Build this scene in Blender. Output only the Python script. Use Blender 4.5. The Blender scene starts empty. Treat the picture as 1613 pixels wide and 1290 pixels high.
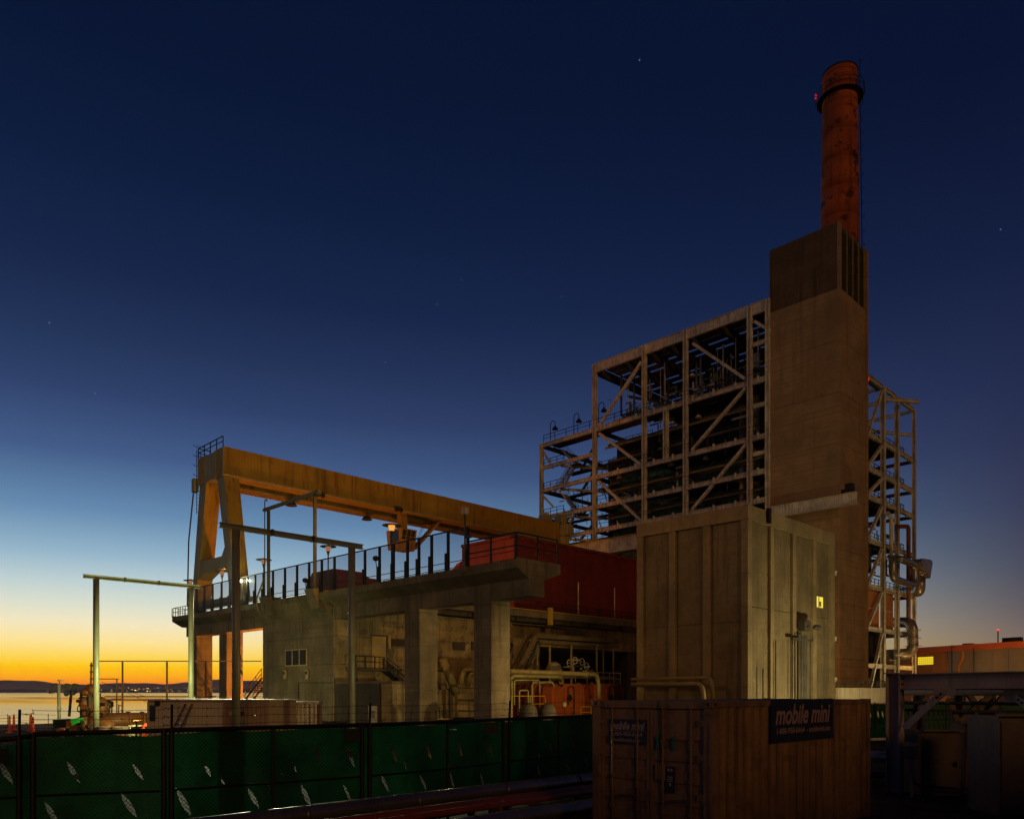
import bpy, bmesh, math, random
from mathutils import Vector, Matrix
from mathutils.geometry import tessellate_polygon
random.seed(7)
S = bpy.context.scene
COL = S.collection
R2 = math.sqrt(2.0)
EYE = 2.75          # eye height
HOR = 1090.0; CX = 806.5; F = 1235.0   # surveyed from the photograph

# ------------------------------------------------------------------ camera
cam_d = bpy.data.cameras.new('camera'); cam = bpy.data.objects.new('camera', cam_d)
COL.objects.link(cam); S.camera = cam
cam.location = (0, 0, EYE); cam.rotation_euler = (math.radians(90), 0, math.radians(-45))
cam_d.sensor_width = 36; cam_d.lens = F / 1613 * 36
cam_d.shift_y = (HOR - 645) / 1613; cam_d.clip_end = 40000; cam_d.clip_start = 0.1

# ------------------------------------------------------------------ render / view
S.view_settings.view_transform = 'Standard'; S.view_settings.look = 'None'
S.view_settings.gamma = 1; S.view_settings.exposure = 0; S.view_settings.use_curve_mapping = False

def lin(c):
    c = c / 255.0
    return c / 12.92 if c <= 0.04045 else ((c + 0.055) / 1.055) ** 2.4
def rgb(r, g, b): return (lin(r), lin(g), lin(b), 1.0)

# ------------------------------------------------------------------ world: dusk sky
W = bpy.data.worlds.new("World"); S.world = W; W.use_nodes = True
wt = W.node_tree; wn = wt.nodes; wn.clear()
def N(t, k): return t.nodes.new(k)
out = N(wt, 'ShaderNodeOutputWorld'); bg = N(wt, 'ShaderNodeBackground')
tc = N(wt, 'ShaderNodeTexCoord'); sep = N(wt, 'ShaderNodeSeparateXYZ')
wt.links.new(tc.outputs['Generated'], sep.inputs[0])
def wmath(op, a, b=None, clamp=False):
    n = N(wt, 'ShaderNodeMath'); n.operation = op; n.use_clamp = clamp
    for i, v in enumerate((a, b)):
        if v is None: continue
        if isinstance(v, (int, float)): n.inputs[i].default_value = v
        else: wt.links.new(v, n.inputs[i])
    return n.outputs[0]
zc = wmath('MAXIMUM', sep.outputs['Z'], 0.0)
sq = wmath('SQRT', zc)
def ramp(stops):
    n = N(wt, 'ShaderNodeValToRGB'); cr = n.color_ramp
    while len(cr.elements) > 1: cr.elements.remove(cr.elements[0])
    for i, (z, c) in enumerate(stops):
        p = math.sqrt(z)
        e = cr.elements[0] if i == 0 else cr.elements.new(p)
        e.position = p; e.color = rgb(*c)
    wt.links.new(sq, n.inputs[0]); return n.outputs[0]
west = ramp([(0, (238, 100, 0)), (.010, (248, 132, 0)), (.020, (255, 176, 0)), (.030, (255, 200, 8)), (.042, (255, 216, 92)),
             (.058, (254, 228, 152)), (.078, (244, 231, 192)), (.100, (218, 223, 206)), (.125, (188, 207, 210)), (.155, (148, 180, 201)), (.2, (102, 139, 176)), (.261, (66, 92, 136)),
             (.321, (47, 65, 106)), (.375, (34, 51, 88)), (.431, (23, 39, 74)), (.52, (14, 29, 61)), (.602, (9, 22, 51)), (1, (4, 14, 38))])
east = ramp([(0, (168, 112, 80)), (.03, (138, 108, 90)), (.0625, (112, 97, 93)), (.095, (88, 82, 90)), (.13, (71, 71, 88)), (.197, (54, 57, 84)),
             (.26, (43, 49, 80)), (.322, (34, 43, 76)), (.432, (20, 30, 62)), (.566, (10, 20, 48)), (1, (4, 11, 33))])
hx = wmath('MULTIPLY', sep.outputs['X'], .263); hy = wmath('MULTIPLY', sep.outputs['Y'], .965)
dt = wmath('ADD', hx, hy)
hl = wmath('SQRT', wmath('MAXIMUM', wmath('SUBTRACT', 1.0, wmath('MULTIPLY', sep.outputs['Z'], sep.outputs['Z'])), 1e-4))
az = wmath('DIVIDE', dt, hl)
w_ = wmath('DIVIDE', wmath('SUBTRACT', az, 0.44), 0.56, True)
mx = N(wt, 'ShaderNodeMix'); mx.data_type = 'RGBA'
wt.links.new(w_, mx.inputs[0]); wt.links.new(east, mx.inputs[6]); wt.links.new(west, mx.inputs[7])
# a few faint stars
vo = N(wt, 'ShaderNodeTexVoronoi'); vo.inputs['Scale'].default_value = 30
wt.links.new(tc.outputs['Generated'], vo.inputs['Vector'])
st = wmath('LESS_THAN', vo.outputs['Distance'], 0.024)
wn2 = N(wt, 'ShaderNodeTexWhiteNoise'); wt.links.new(vo.outputs['Position'], wn2.inputs['Vector'])
st = wmath('MULTIPLY', st, wmath('GREATER_THAN', wn2.outputs['Value'], 0.45))
st = wmath('MULTIPLY', st, wmath('GREATER_THAN', sep.outputs['Z'], 0.25))
st = wmath('MULTIPLY', st, 0.11)
ad = N(wt, 'ShaderNodeMix'); ad.data_type = 'RGBA'; ad.blend_type = 'ADD'; ad.inputs[0].default_value = 1
wt.links.new(mx.outputs[2], ad.inputs[6]); wt.links.new(st, ad.inputs[7])
wt.links.new(ad.outputs[2], bg.inputs[0])
# the low sky is seen through the haze layer: brighter beyond it
pth = wmath('MINIMUM', wmath('DIVIDE', 157.0, wmath('MAXIMUM', sep.outputs['Z'], .002)), 13000.0)
hzb = wmath('POWER', 2.71828, wmath('MULTIPLY', pth, 2.4e-5))
dusk = wmath('MINIMUM', wmath('ADD', wmath('MULTIPLY', az, .40), .82), 1.0)   # the sky dims smoothly away from the sunset
wt.links.new(wmath('MULTIPLY', hzb, dusk), bg.inputs[1])
wt.links.new(bg.outputs[0], out.inputs[0])

# ------------------------------------------------------------------ lights (glow of the floodlit yard behind the camera + yard lamps)
sd = bpy.data.lights.new('yard_glow', 'SUN'); sd.energy = 0.28; sd.angle = math.radians(9); sd.color = (1.0, 0.47, 0.10)
so = bpy.data.objects.new('yard_glow', sd); COL.objects.link(so)
so.rotation_euler = Vector((0.44, 0.85, -0.25)).to_track_quat('-Z', 'Y').to_euler()
def lamp(loc, watt, col, size=0.25, aim=None, cone=None, name='lamp_light'):
    l = bpy.data.lights.new(name, 'SPOT' if aim else 'POINT'); l.energy = watt; l.color = col; l.shadow_soft_size = size
    o = bpy.data.objects.new(name, l); COL.objects.link(o); o.location = loc
    if aim:
        l.spot_size = math.radians(cone or 120); l.spot_blend = 1.0 if cone and cone < 30 else 0.6
        o.rotation_euler = (Vector(aim) - Vector(loc)).to_track_quat('-Z', 'Y').to_euler()
    return o

# ------------------------------------------------------------------ survey helpers: photograph position + one known coordinate -> place
def ry(px):
    r = (px - CX) / F; return (1 - r) / (1 + r)
def Yat(px, X): return X * ry(px)
def Xat(px, Y): return Y / ry(px)
def Zat(py, X, Y): return EYE + (HOR - py) * ((X + Y) / R2) / F
def PX(px, py, X): Y = Yat(px, X); return Vector((X, Y, Zat(py, X, Y)))
def PY(px, py, Y): X = Xat(px, Y); return Vector((X, Y, Zat(py, X, Y)))
def LD(px, D):
    l = (px - CX) / F * D; return Vector(((D + l) / R2, (D - l) / R2, 0))
def PD(px, py, D):
    v = LD(px, D); v.z = EYE + (HOR - py) * D / F; return v

# ------------------------------------------------------------------ materials
MATS = {}
def mat(name, base, rough=0.8, metal=0.0, var=0.35, streak=0.0, scol=(0.03, 0.012, 0.004), patch=0.0, pcol=(0.02, 0.015, 0.01), bump=0.15, scale=1.0, lay=0.0, trans=0.0):
    m = bpy.data.materials.new(name); m.use_nodes = True; t = m.node_tree
    b = t.nodes['Principled BSDF']; b.inputs['Roughness'].default_value = rough; b.inputs['Metallic'].default_value = metal
    g = N(t, 'ShaderNodeNewGeometry')
    def noise(sc, vec=None, det=4, ro=0.6):
        mp = N(t, 'ShaderNodeMapping'); mp.inputs['Scale'].default_value = vec or (1, 1, 1)
        t.links.new(g.outputs['Position'], mp.inputs[0])
        n = N(t, 'ShaderNodeTexNoise'); n.inputs['Scale'].default_value = sc; n.inputs['Detail'].default_value = det; n.inputs['Roughness'].default_value = ro
        t.links.new(mp.outputs[0], n.inputs['Vector']); return n.outputs[0]
    def remap(v, a, bb, c=0.0, d=1.0):
        n = N(t, 'ShaderNodeMapRange'); n.inputs[1].default_value = a; n.inputs[2].default_value = bb; n.inputs[3].default_value = c; n.inputs[4].default_value = d
        t.links.new(v, n.inputs[0]); return n.outputs[0]
    def mixc(f, a, bb):
        n = N(t, 'ShaderNodeMix'); n.data_type = 'RGBA'
        for i, v in ((0, f), (6, a), (7, bb)):
            if isinstance(v, tuple): n.inputs[i].default_value = (v[0], v[1], v[2], 1)
            elif isinstance(v, (int, float)): n.inputs[i].default_value = v
            else: t.links.new(v, n.inputs[i])
        return n.outputs[2]
    dark = tuple(c * (1 - var) for c in base)
    lite = tuple(min(1, c * (1 + var * 0.5)) for c in base)
    big = noise(0.35 * scale); c = mixc(remap(big, .35, .65), dark, lite)
    fine = noise(6 * scale, det=6); c = mixc(remap(fine, .4, .7, 0, .35), c, dark)
    if lay > 0:
        ly = noise(1.0, (0.05, 0.05, 3.0), det=2); c = mixc(remap(ly, .5, .62, 0, lay), c, dark)
    if streak > 0:
        s1 = noise(1.3 * scale, (1.6, 1.6, 0.10), det=5, ro=.65); c = mixc(remap(s1, .52, .66, 0, streak), c, scol)
    if patch > 0:
        p1 = noise(0.9 * scale, det=8, ro=.7); c = mixc(remap(p1, .54, .60, 0, patch), c, pcol)
    t.links.new(c, b.inputs['Base Color'])
    if bump > 0:
        bn = N(t, 'ShaderNodeBump'); bn.inputs['Strength'].default_value = bump; bn.inputs['Distance'].default_value = 0.03
        t.links.new(noise(9 * scale, det=6), bn.inputs['Height']); t.links.new(bn.outputs[0], b.inputs['Normal'])
    rr = remap(fine, .3, .7, max(0.05, rough - .12), min(1, rough + .12)); t.links.new(rr, b.inputs['Roughness'])
    if trans > 0:
        o = t.nodes['Material Output']; tr = N(t, 'ShaderNodeBsdfTranslucent'); mxs = N(t, 'ShaderNodeMixShader'); mxs.inputs[0].default_value = trans; b.inputs['Specular IOR Level'].default_value = .1
        t.links.new(c, tr.inputs[0]); t.links.new(b.outputs[0], mxs.inputs[1]); t.links.new(tr.outputs[0], mxs.inputs[2])
        # woven mesh: part of the light passes straight through the open weave, a little unevenly
        tp = N(t, 'ShaderNodeBsdfTransparent'); mx2 = N(t, 'ShaderNodeMixShader'); wv = noise(1.6, (1, 1, .35), det=5)
        t.links.new(remap(wv, .3, .7, .04, .16), mx2.inputs[0]); t.links.new(mxs.outputs[0], mx2.inputs[1]); t.links.new(tp.outputs[0], mx2.inputs[2]); t.links.new(mx2.outputs[0], o.inputs[0])
        wb = N(t, 'ShaderNodeBump'); wb.inputs['Strength'].default_value = .8; wb.inputs['Distance'].default_value = .12
        t.links.new(noise(1.1, (1, 1, .5), det=3), wb.inputs['Height']); t.links.new(wb.outputs[0], tr.inputs['Normal'])
    MATS[name] = m; return m
def emis(name, col, s):
    m = bpy.data.materials.new(name); m.use_nodes = True; t = m.node_tree; t.nodes.clear()
    e = N(t, 'ShaderNodeEmission'); o = N(t, 'ShaderNodeOutputMaterial'); e.inputs[0].default_value = (*col, 1); e.inputs[1].default_value = s
    t.links.new(e.outputs[0], o.inputs[0]); MATS[name] = m; return m

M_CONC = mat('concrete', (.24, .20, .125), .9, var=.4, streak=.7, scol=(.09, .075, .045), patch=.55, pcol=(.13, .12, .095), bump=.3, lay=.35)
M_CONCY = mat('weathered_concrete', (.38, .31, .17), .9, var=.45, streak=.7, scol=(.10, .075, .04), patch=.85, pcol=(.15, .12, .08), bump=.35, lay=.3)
M_CONCT = mat('tower_concrete', (.44, .30, .15), .9, var=.28, streak=.4, scol=(.20, .14, .07), patch=.25, pcol=(.20, .14, .07), bump=.25, lay=.7, scale=.7)
M_CONCTD = mat('rain_stained_tower_top', (.16, .11, .06), .9, var=.35, streak=.7, scol=(.05, .037, .02), patch=.3, pcol=(.09, .065, .035), bump=.25, lay=.3, scale=.7)
M_CONCD = mat('dark_stained_concrete', (.10, .085, .065), .9, var=.4, streak=.8, scol=(.04, .035, .025), bump=.3)
M_PRECAST = mat('precast_panel', (.24, .195, .115), .85, var=.32, streak=.6, scol=(.10, .08, .045), patch=.4, pcol=(.13, .105, .06), bump=.12, lay=.25)
M_PIL = mat('precast_pilaster', (.33, .265, .15), .85, var=.3, streak=.4, scol=(.15, .12, .08), patch=.4, pcol=(.17, .14, .1), bump=.2)
M_STEEL = mat('aged_white_steel', (.80, .76, .64), .65, var=.3, streak=.55, scol=(.13, .075, .03), patch=.25, pcol=(.14, .08, .035), bump=.08, scale=2)
M_STEELD = mat('dull_steel', (.10, .095, .08), .7, metal=.2, var=.4, streak=.4, scol=(.05, .03, .015), bump=.1, scale=2)
M_STEELB = mat('brown_aged_steel', (.20, .16, .09), .65, var=.3, streak=.3, bump=.06, scale=2)
M_CRANE = mat('ochre_crane_paint', (.42, .26, .025), .6, var=.22, streak=.75, scol=(.17, .07, .01), patch=.2, pcol=(.15, .06, .01), bump=.05, scale=.9)
M_CRANEG = mat('pale_crane_paint', (.34, .33, .18), .6, var=.2, streak=.3, scol=(.2, .12, .03), bump=.05)
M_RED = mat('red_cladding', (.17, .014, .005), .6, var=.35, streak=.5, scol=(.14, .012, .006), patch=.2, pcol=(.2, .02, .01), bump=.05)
M_RED_LIT = mat('lamplit_red_cladding', (.55, .075, .012), .55, var=.3, streak=.4, scol=(.2, .02, .008), patch=.15, pcol=(.25, .03, .01), bump=.05)  # brighter red copy: lamplight on the hall's left side put into the colour
M_STACK = mat('red_chimney_paint', (.56, .12, .022), .8, var=.35, streak=.7, scol=(.16, .035, .012), patch=1.0, pcol=(.09, .022, .010), bump=.2, scale=.5)
M_ORNG = mat('orange_machine_paint', (.40, .10, .022), .5, var=.25, streak=.3, scol=(.2, .04, .01), bump=.04, scale=2)
M_DKRED = mat('dark_red_machine', (.16, .028, .015), .6, var=.3, bump=.05)
M_BLACK = mat('blackened_steel', (.02, .018, .016), .6, metal=.3, var=.3, bump=.05)
M_RAIL = mat('dark_railing_steel', (.035, .033, .03), .6, metal=.4, var=.3, bump=.03)
M_TEAL = mat('teal_boiler_casing', (.09, .27, .22), .7, var=.45, streak=.6, scol=(.02, .03, .02), patch=.4, pcol=(.08, .06, .03), bump=.1)
M_DARK = mat('near_black_lining', (.018, .015, .012), .9, var=.5, bump=.1)  # near black base for inner walls, casings and deep floors
M_PIPEY = mat('pale_yellow_pipe', (.36, .32, .12), .5, var=.25, streak=.25, scol=(.2, .13, .05), bump=.03, scale=3)
M_INSUL = mat('aluminium_lagging', (.42, .38, .33), .38, metal=.7, var=.3, streak=.3, scol=(.12, .08, .05), bump=.12, scale=3)
M_POST = mat('galvanized_post', (.34, .35, .24), .5, metal=.2, var=.2, bump=.05, scale=3)
M_CONT = mat('tan_container_paint', (.30, .165, .075), .6, var=.4, streak=.85, scol=(.09, .045, .02), patch=.5, pcol=(.09, .035, .012), bump=.06, scale=2.0)
M_CONTROOF = mat('container_roof_steel', (.10, .10, .12), .6, var=.3, patch=.4, pcol=(.06, .03, .02), bump=.1)
M_NAVY = mat('navy_sign_vinyl', (.010, .012, .035), .5, var=.1, bump=.0)
M_WHITE = mat('white_lettering', (.62, .48, .46), .6, var=.15, bump=.0, scale=4)
M_TRAILER = mat('cream_trailer_siding', (.72, .64, .46), .6, var=.2, streak=.35, scol=(.2, .15, .09), bump=.03)
M_TRAILERT = mat('lamp_tinted_trailer_siding', (.46, .31, .16), .6, var=.2, streak=.3, scol=(.18, .1, .05), bump=.03)  # trailer siding with an orange lamp's light put into the colour
M_RUSTW = mat('rusty_white_container', (.76, .73, .64), .6, var=.2, streak=.7, scol=(.17, .07, .025), patch=.5, pcol=(.16, .06, .02), bump=.06, scale=2.2)
M_SCREEN = mat('green_windscreen_fabric', (.010, .15, .065), .85, var=.55, streak=.35, scol=(.006, .07, .03), patch=.35, pcol=(.004, .05, .02), bump=.3, scale=2, trans=.5)
M_SCREENL = mat('lit_green_windscreen', (.10, .22, .13), .85, var=.25, bump=.2, scale=2, trans=.3)  # same green fabric with the light on it put into the colour
M_FPOST = mat('dark_fence_pipe', (.018, .014, .014), .5, metal=.5, var=.3, bump=.03)
M_GROUND = mat('asphalt_yard', (.045, .036, .027), .92, var=.7, streak=.0, patch=.8, pcol=(.018, .014, .010), bump=.4, scale=.8)
M_GROUND.node_tree.nodes['Principled BSDF'].inputs['Specular IOR Level'].default_value = .08
M_SHORE = mat('shore_dirt', (.20, .11, .045), .95, var=.4, patch=.4, pcol=(.07, .05, .03), bump=.6)
M_RUSTPIPE = mat('rusty_brown_pipe', (.22, .075, .022), .55, metal=.2, var=.3, streak=.3, scol=(.12, .05, .02), bump=.08, scale=2)
M_BIGPIPE = mat('grey_lagged_pipe', (.17, .15, .16), .33, metal=.6, var=.25, patch=.3, pcol=(.09, .07, .07), bump=.1, scale=3)
M_REDPIPE = mat('red_oxide_pipe', (.22, .035, .012), .5, var=.3, bump=.05, scale=3)
M_RACK = mat('grey_purple_rack_steel', (.42, .33, .30), .65, var=.25, streak=.3, scol=(.07, .05, .04), bump=.06, scale=2)
M_CAB = mat('dark_cabinet_paint', (.16, .11, .095), .6, var=.3, streak=.4, scol=(.04, .025, .02), bump=.05)
M_OBLD = mat('orange_brown_cladding', (.52, .20, .045), .7, var=.2, streak=.4, scol=(.3, .1, .02), bump=.05)
M_OROOF = mat('orange_red_fascia', (.60, .12, .02), .6, var=.15, bump=.03)
M_GREYW = mat('grey_tan_cladding', (.24, .20, .17), .75, var=.25, streak=.5, scol=(.30, .17, .06), bump=.05, scale=.5)
M_CONE = mat('traffic_orange_plastic', (.75, .08, .015), .5, var=.1, bump=0)
M_GREEN = mat('green_generator_paint', (.008, .03, .012), .5, var=.2, bump=.03)
M_GREENB = mat('bright_green_paint', (.03, .42, .05), .5, var=.15, bump=.02)
M_GLASS = mat('dark_window_glass', (.03, .04, .05), .08, var=.1, bump=0)
M_FRAME = mat('cream_frame_paint', (.50, .40, .20), .6, var=.15, bump=.03)
M_DOOR = mat('cream_door_paint', (.62, .45, .15), .6, var=.1, bump=.02)
M_LINE = mat('yellow_safety_paint', (.60, .42, .04), .5, var=.15, bump=.02)
M_REDL = mat('red_ladder_fibreglass', (.12, .012, .01), .5, var=.1, bump=0)
M_TUB = mat('pale_stone_planter', (.45, .42, .36), .85, var=.3, bump=.2, lay=.5)
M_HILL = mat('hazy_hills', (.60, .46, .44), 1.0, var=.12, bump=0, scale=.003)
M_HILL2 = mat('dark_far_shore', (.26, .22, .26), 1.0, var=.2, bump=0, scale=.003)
M_LETT = mat('faded_sign_print', (.42, .29, .28), .6, var=.15, bump=.0, scale=4)
M_BLUE = mat('teal_tape', (.01, .16, .17), .5, var=.1, bump=0)
E_SOD = emis('sodium_lamp_glow', (1, .42, .06), 1.0)
E_DIM = emis('dim_lantern_glow', (1, .45, .2), .30)
E_WHITE = emis('floodlight_glow', (1, .95, .6), 30)
E_WIN = emis('lit_window_glow', (1, .80, .09), .95)
E_GLB = emis('glass_block_glow', (1, .72, .03), .85)
E_RED = emis('red_beacon_glow', (1, .01, .03), .8)
E_REDF = emis('far_red_beacon_glow', (1, .03, .03), 2.2)
E_CITY = emis('city_light_glow', (1, .62, .18), 4)
E_MOON = emis('moonlight', (1, .93, .7), 1.0)
# railing windscreens: thin tinted sheet
m = bpy.data.materials.new('tinted_sheet'); m.use_nodes = True; t = m.node_tree; b = t.nodes['Principled BSDF']
b.inputs['Base Color'].default_value = (.05, .045, .04, 1); b.inputs['Roughness'].default_value = .25
tr = N(t, 'ShaderNodeBsdfTransparent'); tr.inputs[0].default_value = (.86, .86, .9, 1); ms = N(t, 'ShaderNodeMixShader'); ms.inputs[0].default_value = .10
t.links.new(tr.outputs[0], ms.inputs[1]); t.links.new(b.outputs[0], ms.inputs[2]); t.links.new(ms.outputs[0], t.nodes['Material Output'].inputs[0]); M_SHEET = m
# calm, long-exposure water
m = bpy.data.materials.new('calm_bay_water'); m.use_nodes = True; t = m.node_tree; b = t.nodes['Principled BSDF']
b.inputs['Base Color'].default_value = (.02, .03, .045, 1); b.inputs['Roughness'].default_value = .16; b.inputs['IOR'].default_value = 1.5
g = N(t, 'ShaderNodeNewGeometry'); mp = N(t, 'ShaderNodeMapping'); mp.inputs['Rotation'].default_value = (0, 0, math.radians(45)); mp.inputs['Scale'].default_value = (.01, .002, 1)
nz = N(t, 'ShaderNodeTexNoise'); nz.inputs['Scale'].default_value = 1.0; nz.inputs['Detail'].default_value = 3
rm = N(t, 'ShaderNodeMapRange'); rm.inputs[1].default_value = .35; rm.inputs[2].default_value = .65; rm.inputs[3].default_value = .06; rm.inputs[4].default_value = .15
t.links.new(g.outputs['Position'], mp.inputs[0]); t.links.new(mp.outputs[0], nz.inputs['Vector']); t.links.new(nz.outputs[0], rm.inputs[0]); t.links.new(rm.outputs[0], b.inputs['Roughness'])
n2 = N(t, 'ShaderNodeTexNoise'); n2.inputs['Scale'].default_value = .8; bn = N(t, 'ShaderNodeBump'); bn.inputs['Strength'].default_value = .05; bn.inputs['Distance'].default_value = .1
t.links.new(g.outputs['Position'], n2.inputs['Vector']); t.links.new(n2.outputs[0], bn.inputs['Height']); t.links.new(bn.outputs[0], b.inputs['Normal']); M_WATER = m

# ------------------------------------------------------------------ mesh builder
class MB:
    def __init__(s): s.v = []; s.f = []
    def _hex(s, c):
        n = len(s.v); s.v += c
        s.f += [(n, n+3, n+2, n+1), (n+4, n+5, n+6, n+7), (n, n+1, n+5, n+4), (n+1, n+2, n+6, n+5), (n+2, n+3, n+7, n+6), (n+3, n, n+4, n+7)]
        return s
    def box(s, x0, x1, y0, y1, z0, z1):
        if x0 > x1: x0, x1 = x1, x0
        if y0 > y1: y0, y1 = y1, y0
        if z0 > z1: z0, z1 = z1, z0
        return s._hex([Vector(p) for p in ((x0,y0,z0),(x1,y0,z0),(x1,y1,z0),(x0,y1,z0),(x0,y0,z1),(x1,y0,z1),(x1,y1,z1),(x0,y1,z1))])
    def bar(s, p, q, w, h=None, w2=None, h2=None, up=Vector((0,0,1))):
        p = Vector(p); q = Vector(q); h = h or w; w2 = w2 or w; h2 = h2 or h
        d = (q - p).normalized()
        if abs(d.dot(up)) > .98: up = Vector((0, 1, 0))
        a = d.cross(up).normalized(); b = a.cross(d).normalized()
        c = []
        for o, ww, hh in ((p, w, h), (q, w2, h2)):
            c += [o - a*ww/2 - b*hh/2, o + a*ww/2 - b*hh/2, o + a*ww/2 + b*hh/2, o - a*ww/2 + b*hh/2]
        return s._hex(c)
    def ibeam(s, p, q, w, h, t=None, up=Vector((0,0,1))):
        t = t or max(.02, w*.12); p = Vector(p); q = Vector(q); d = (q-p).normalized()
        if abs(d.dot(up)) > .98: up = Vector((0, 1, 0))
        a = d.cross(up).normalized(); b = a.cross(d).normalized()
        s.bar(p + b*(h/2-t/2), q + b*(h/2-t/2), w, t, up=up); s.bar(p - b*(h/2-t/2), q - b*(h/2-t/2), w, t, up=up)
        s.bar(p, q, t, h-2*t, up=up); return s
    def tube(s, pts, r, seg=10, caps=True, closed=False):
        pts = [Vector(p) for p in pts]; n0 = len(s.v); k = len(pts)
        rs = r if isinstance(r, (list, tuple)) else [r]*k
        prev = None
        for i, p in enumerate(pts):
            if closed: d = (pts[(i+1) % k] - pts[i-1])
            else: d = (pts[min(i+1, k-1)] - pts[max(i-1, 0)])
            d.normalize()
            if prev is None:
                u = Vector((0,0,1)) if abs(d.z) < .9 else Vector((1,0,0)); a = d.cross(u).normalized()
            else:
                a = prev - d*prev.dot(d)
                a = a.normalized() if a.length > 1e-4 else d.cross(Vector((0.3,1,.2))).normalized()
            prev = a; b = d.cross(a).normalized()
            for j in range(seg):
                t = 2*math.pi*j/seg; s.v.append(p + a*math.cos(t)*rs[i] + b*math.sin(t)*rs[i])
        for i in range(k if closed else k-1):
            for j in range(seg):
                i2 = (i+1) % k; s.f.append((n0+i*seg+j, n0+i*seg+(j+1) % seg, n0+i2*seg+(j+1) % seg, n0+i2*seg+j))
        if caps and not closed:
            s.f.append(tuple(n0+j for j in reversed(range(seg)))); s.f.append(tuple(n0+(k-1)*seg+j for j in range(seg)))
        return s
    def lathe(s, c, prof, seg=20, axis='z'):
        c = Vector(c); n0 = len(s.v); k = len(prof)
        for r, z in prof:
            for j in range(seg):
                t = 2*math.pi*j/seg
                if axis == 'z': s.v.append(c + Vector((r*math.cos(t), r*math.sin(t), z)))
                elif axis == 'x': s.v.append(c + Vector((z, r*math.cos(t), r*math.sin(t))))
                else: s.v.append(c + Vector((r*math.cos(t), z, r*math.sin(t))))
        for i in range(k-1):
            for j in range(seg): s.f.append((n0+i*seg+j, n0+i*seg+(j+1) % seg, n0+(i+1)*seg+(j+1) % seg, n0+(i+1)*seg+j))
        s.f.append(tuple(n0+j for j in reversed(range(seg)))); s.f.append(tuple(n0+(k-1)*seg+j for j in range(seg)))
        return s
    def prism(s, poly, axis, a, b):
        """poly of 2-D points in the plane across axis, pulled from a to b"""
        n = len(poly); n0 = len(s.v)
        for t in (a, b):
            for (u, w) in poly:
                s.v.append(Vector((t, u, w)) if axis == 'x' else Vector((u, t, w)) if axis == 'y' else Vector((u, w, t)))
        s.f.append(tuple(range(n0, n0+n))); s.f.append(tuple(reversed(range(n0+n, n0+2*n))))
        for i in range(n): j = (i+1) % n; s.f.append((n0+i, n0+n+i, n0+n+j, n0+j))
        return s
    def build(s, name, m, parent=None, smooth=False, kind=None, bevel=0, fixn=True):
        me = bpy.data.meshes.new(name)
        off = Vector((0,0,0)); p = parent
        while p is not None: off = off + Vector(p.location); p = p.parent
        me.from_pydata([v - off for v in s.v], [], s.f)
        me.materials.append(m)
        bm = bmesh.new(); bm.from_mesh(me); bmesh.ops.recalc_face_normals(bm, faces=bm.faces)
        if bevel > 0: bmesh.ops.bevel(bm, geom=bm.edges[:], offset=bevel, segments=1, affect='EDGES')
        bm.to_mesh(me); bm.free()
        if smooth:
            for pl in me.polygons: pl.use_smooth = len(pl.vertices) <= 4
        o = bpy.data.objects.new(name, me); COL.objects.link(o)
        if parent is not None: o.parent = parent
        if kind: o['kind'] = kind
        return o
def thing(name, loc, label, cat, group=None):
    o = bpy.data.objects.new(name, None); COL.objects.link(o); o.location = loc; o.empty_display_size = .5
    o['label'] = label; o['category'] = cat
    if group: o['group'] = group
    return o
def tag(o, label, cat, group=None):
    o['label'] = label; o['category'] = cat
    if group: o['group'] = group
    return o
def dup(root, loc, label=None, rotz=None):
    def cp(o, par):
        c = o.copy(); COL.objects.link(c)
        if par is not None: c.parent = par
        for ch in list(o.children): cp(ch, c)
        return c
    r = cp(root, None); r.location = loc
    if rotz is not None: r.rotation_euler.z = rotz
    if label: r['label'] = label
    return r
def share(src, name, off, parent):
    """a piece that shares its mesh with src, moved by off"""
    c = src.copy(); COL.objects.link(c); c.parent = parent; c.location = Vector(src.location) + Vector(off); return c
def text_mesh(body, size, loc, face, m, parent, name, width=None, shear=0, bold=0.0, depth=.004, align='LEFT'):
    cu = bpy.data.curves.new(name, 'FONT'); cu.body = body; cu.size = size; cu.shear = shear; cu.offset = bold; cu.extrude = depth; cu.align_x = align
    cu.resolution_u = 3
    o = bpy.data.objects.new(name+'_tmp', cu); COL.objects.link(o)
    bpy.context.view_layer.update()
    me = bpy.data.meshes.new_from_object(o.evaluated_get(bpy.context.evaluated_depsgraph_get()))
    bpy.data.objects.remove(o)
    xs = [v.co.x for v in me.vertices]; w = max(xs) - min(xs); sx = (width / w) if width else 1
    off = Vector((0,0,0)); p = parent
    while p is not None: off = off + Vector(p.location); p = p.parent
    # face: 'x' reads along -Y on a wall facing -X ; 'y' reads along +X on a wall facing -Y
    for v in me.vertices:
        x, y, z = (v.co.x - (min(xs) if align == 'LEFT' else 0))*sx, v.co.y, v.co.z
        v.co = (Vector((-z, -x, y)) if face == 'x' else Vector((x, -z, y))) + Vector(loc) - off
    me.materials.clear(); me.materials.append(m)
    q = bpy.data.objects.new(name, me); COL.objects.link(q); q.parent = parent; return q
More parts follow.
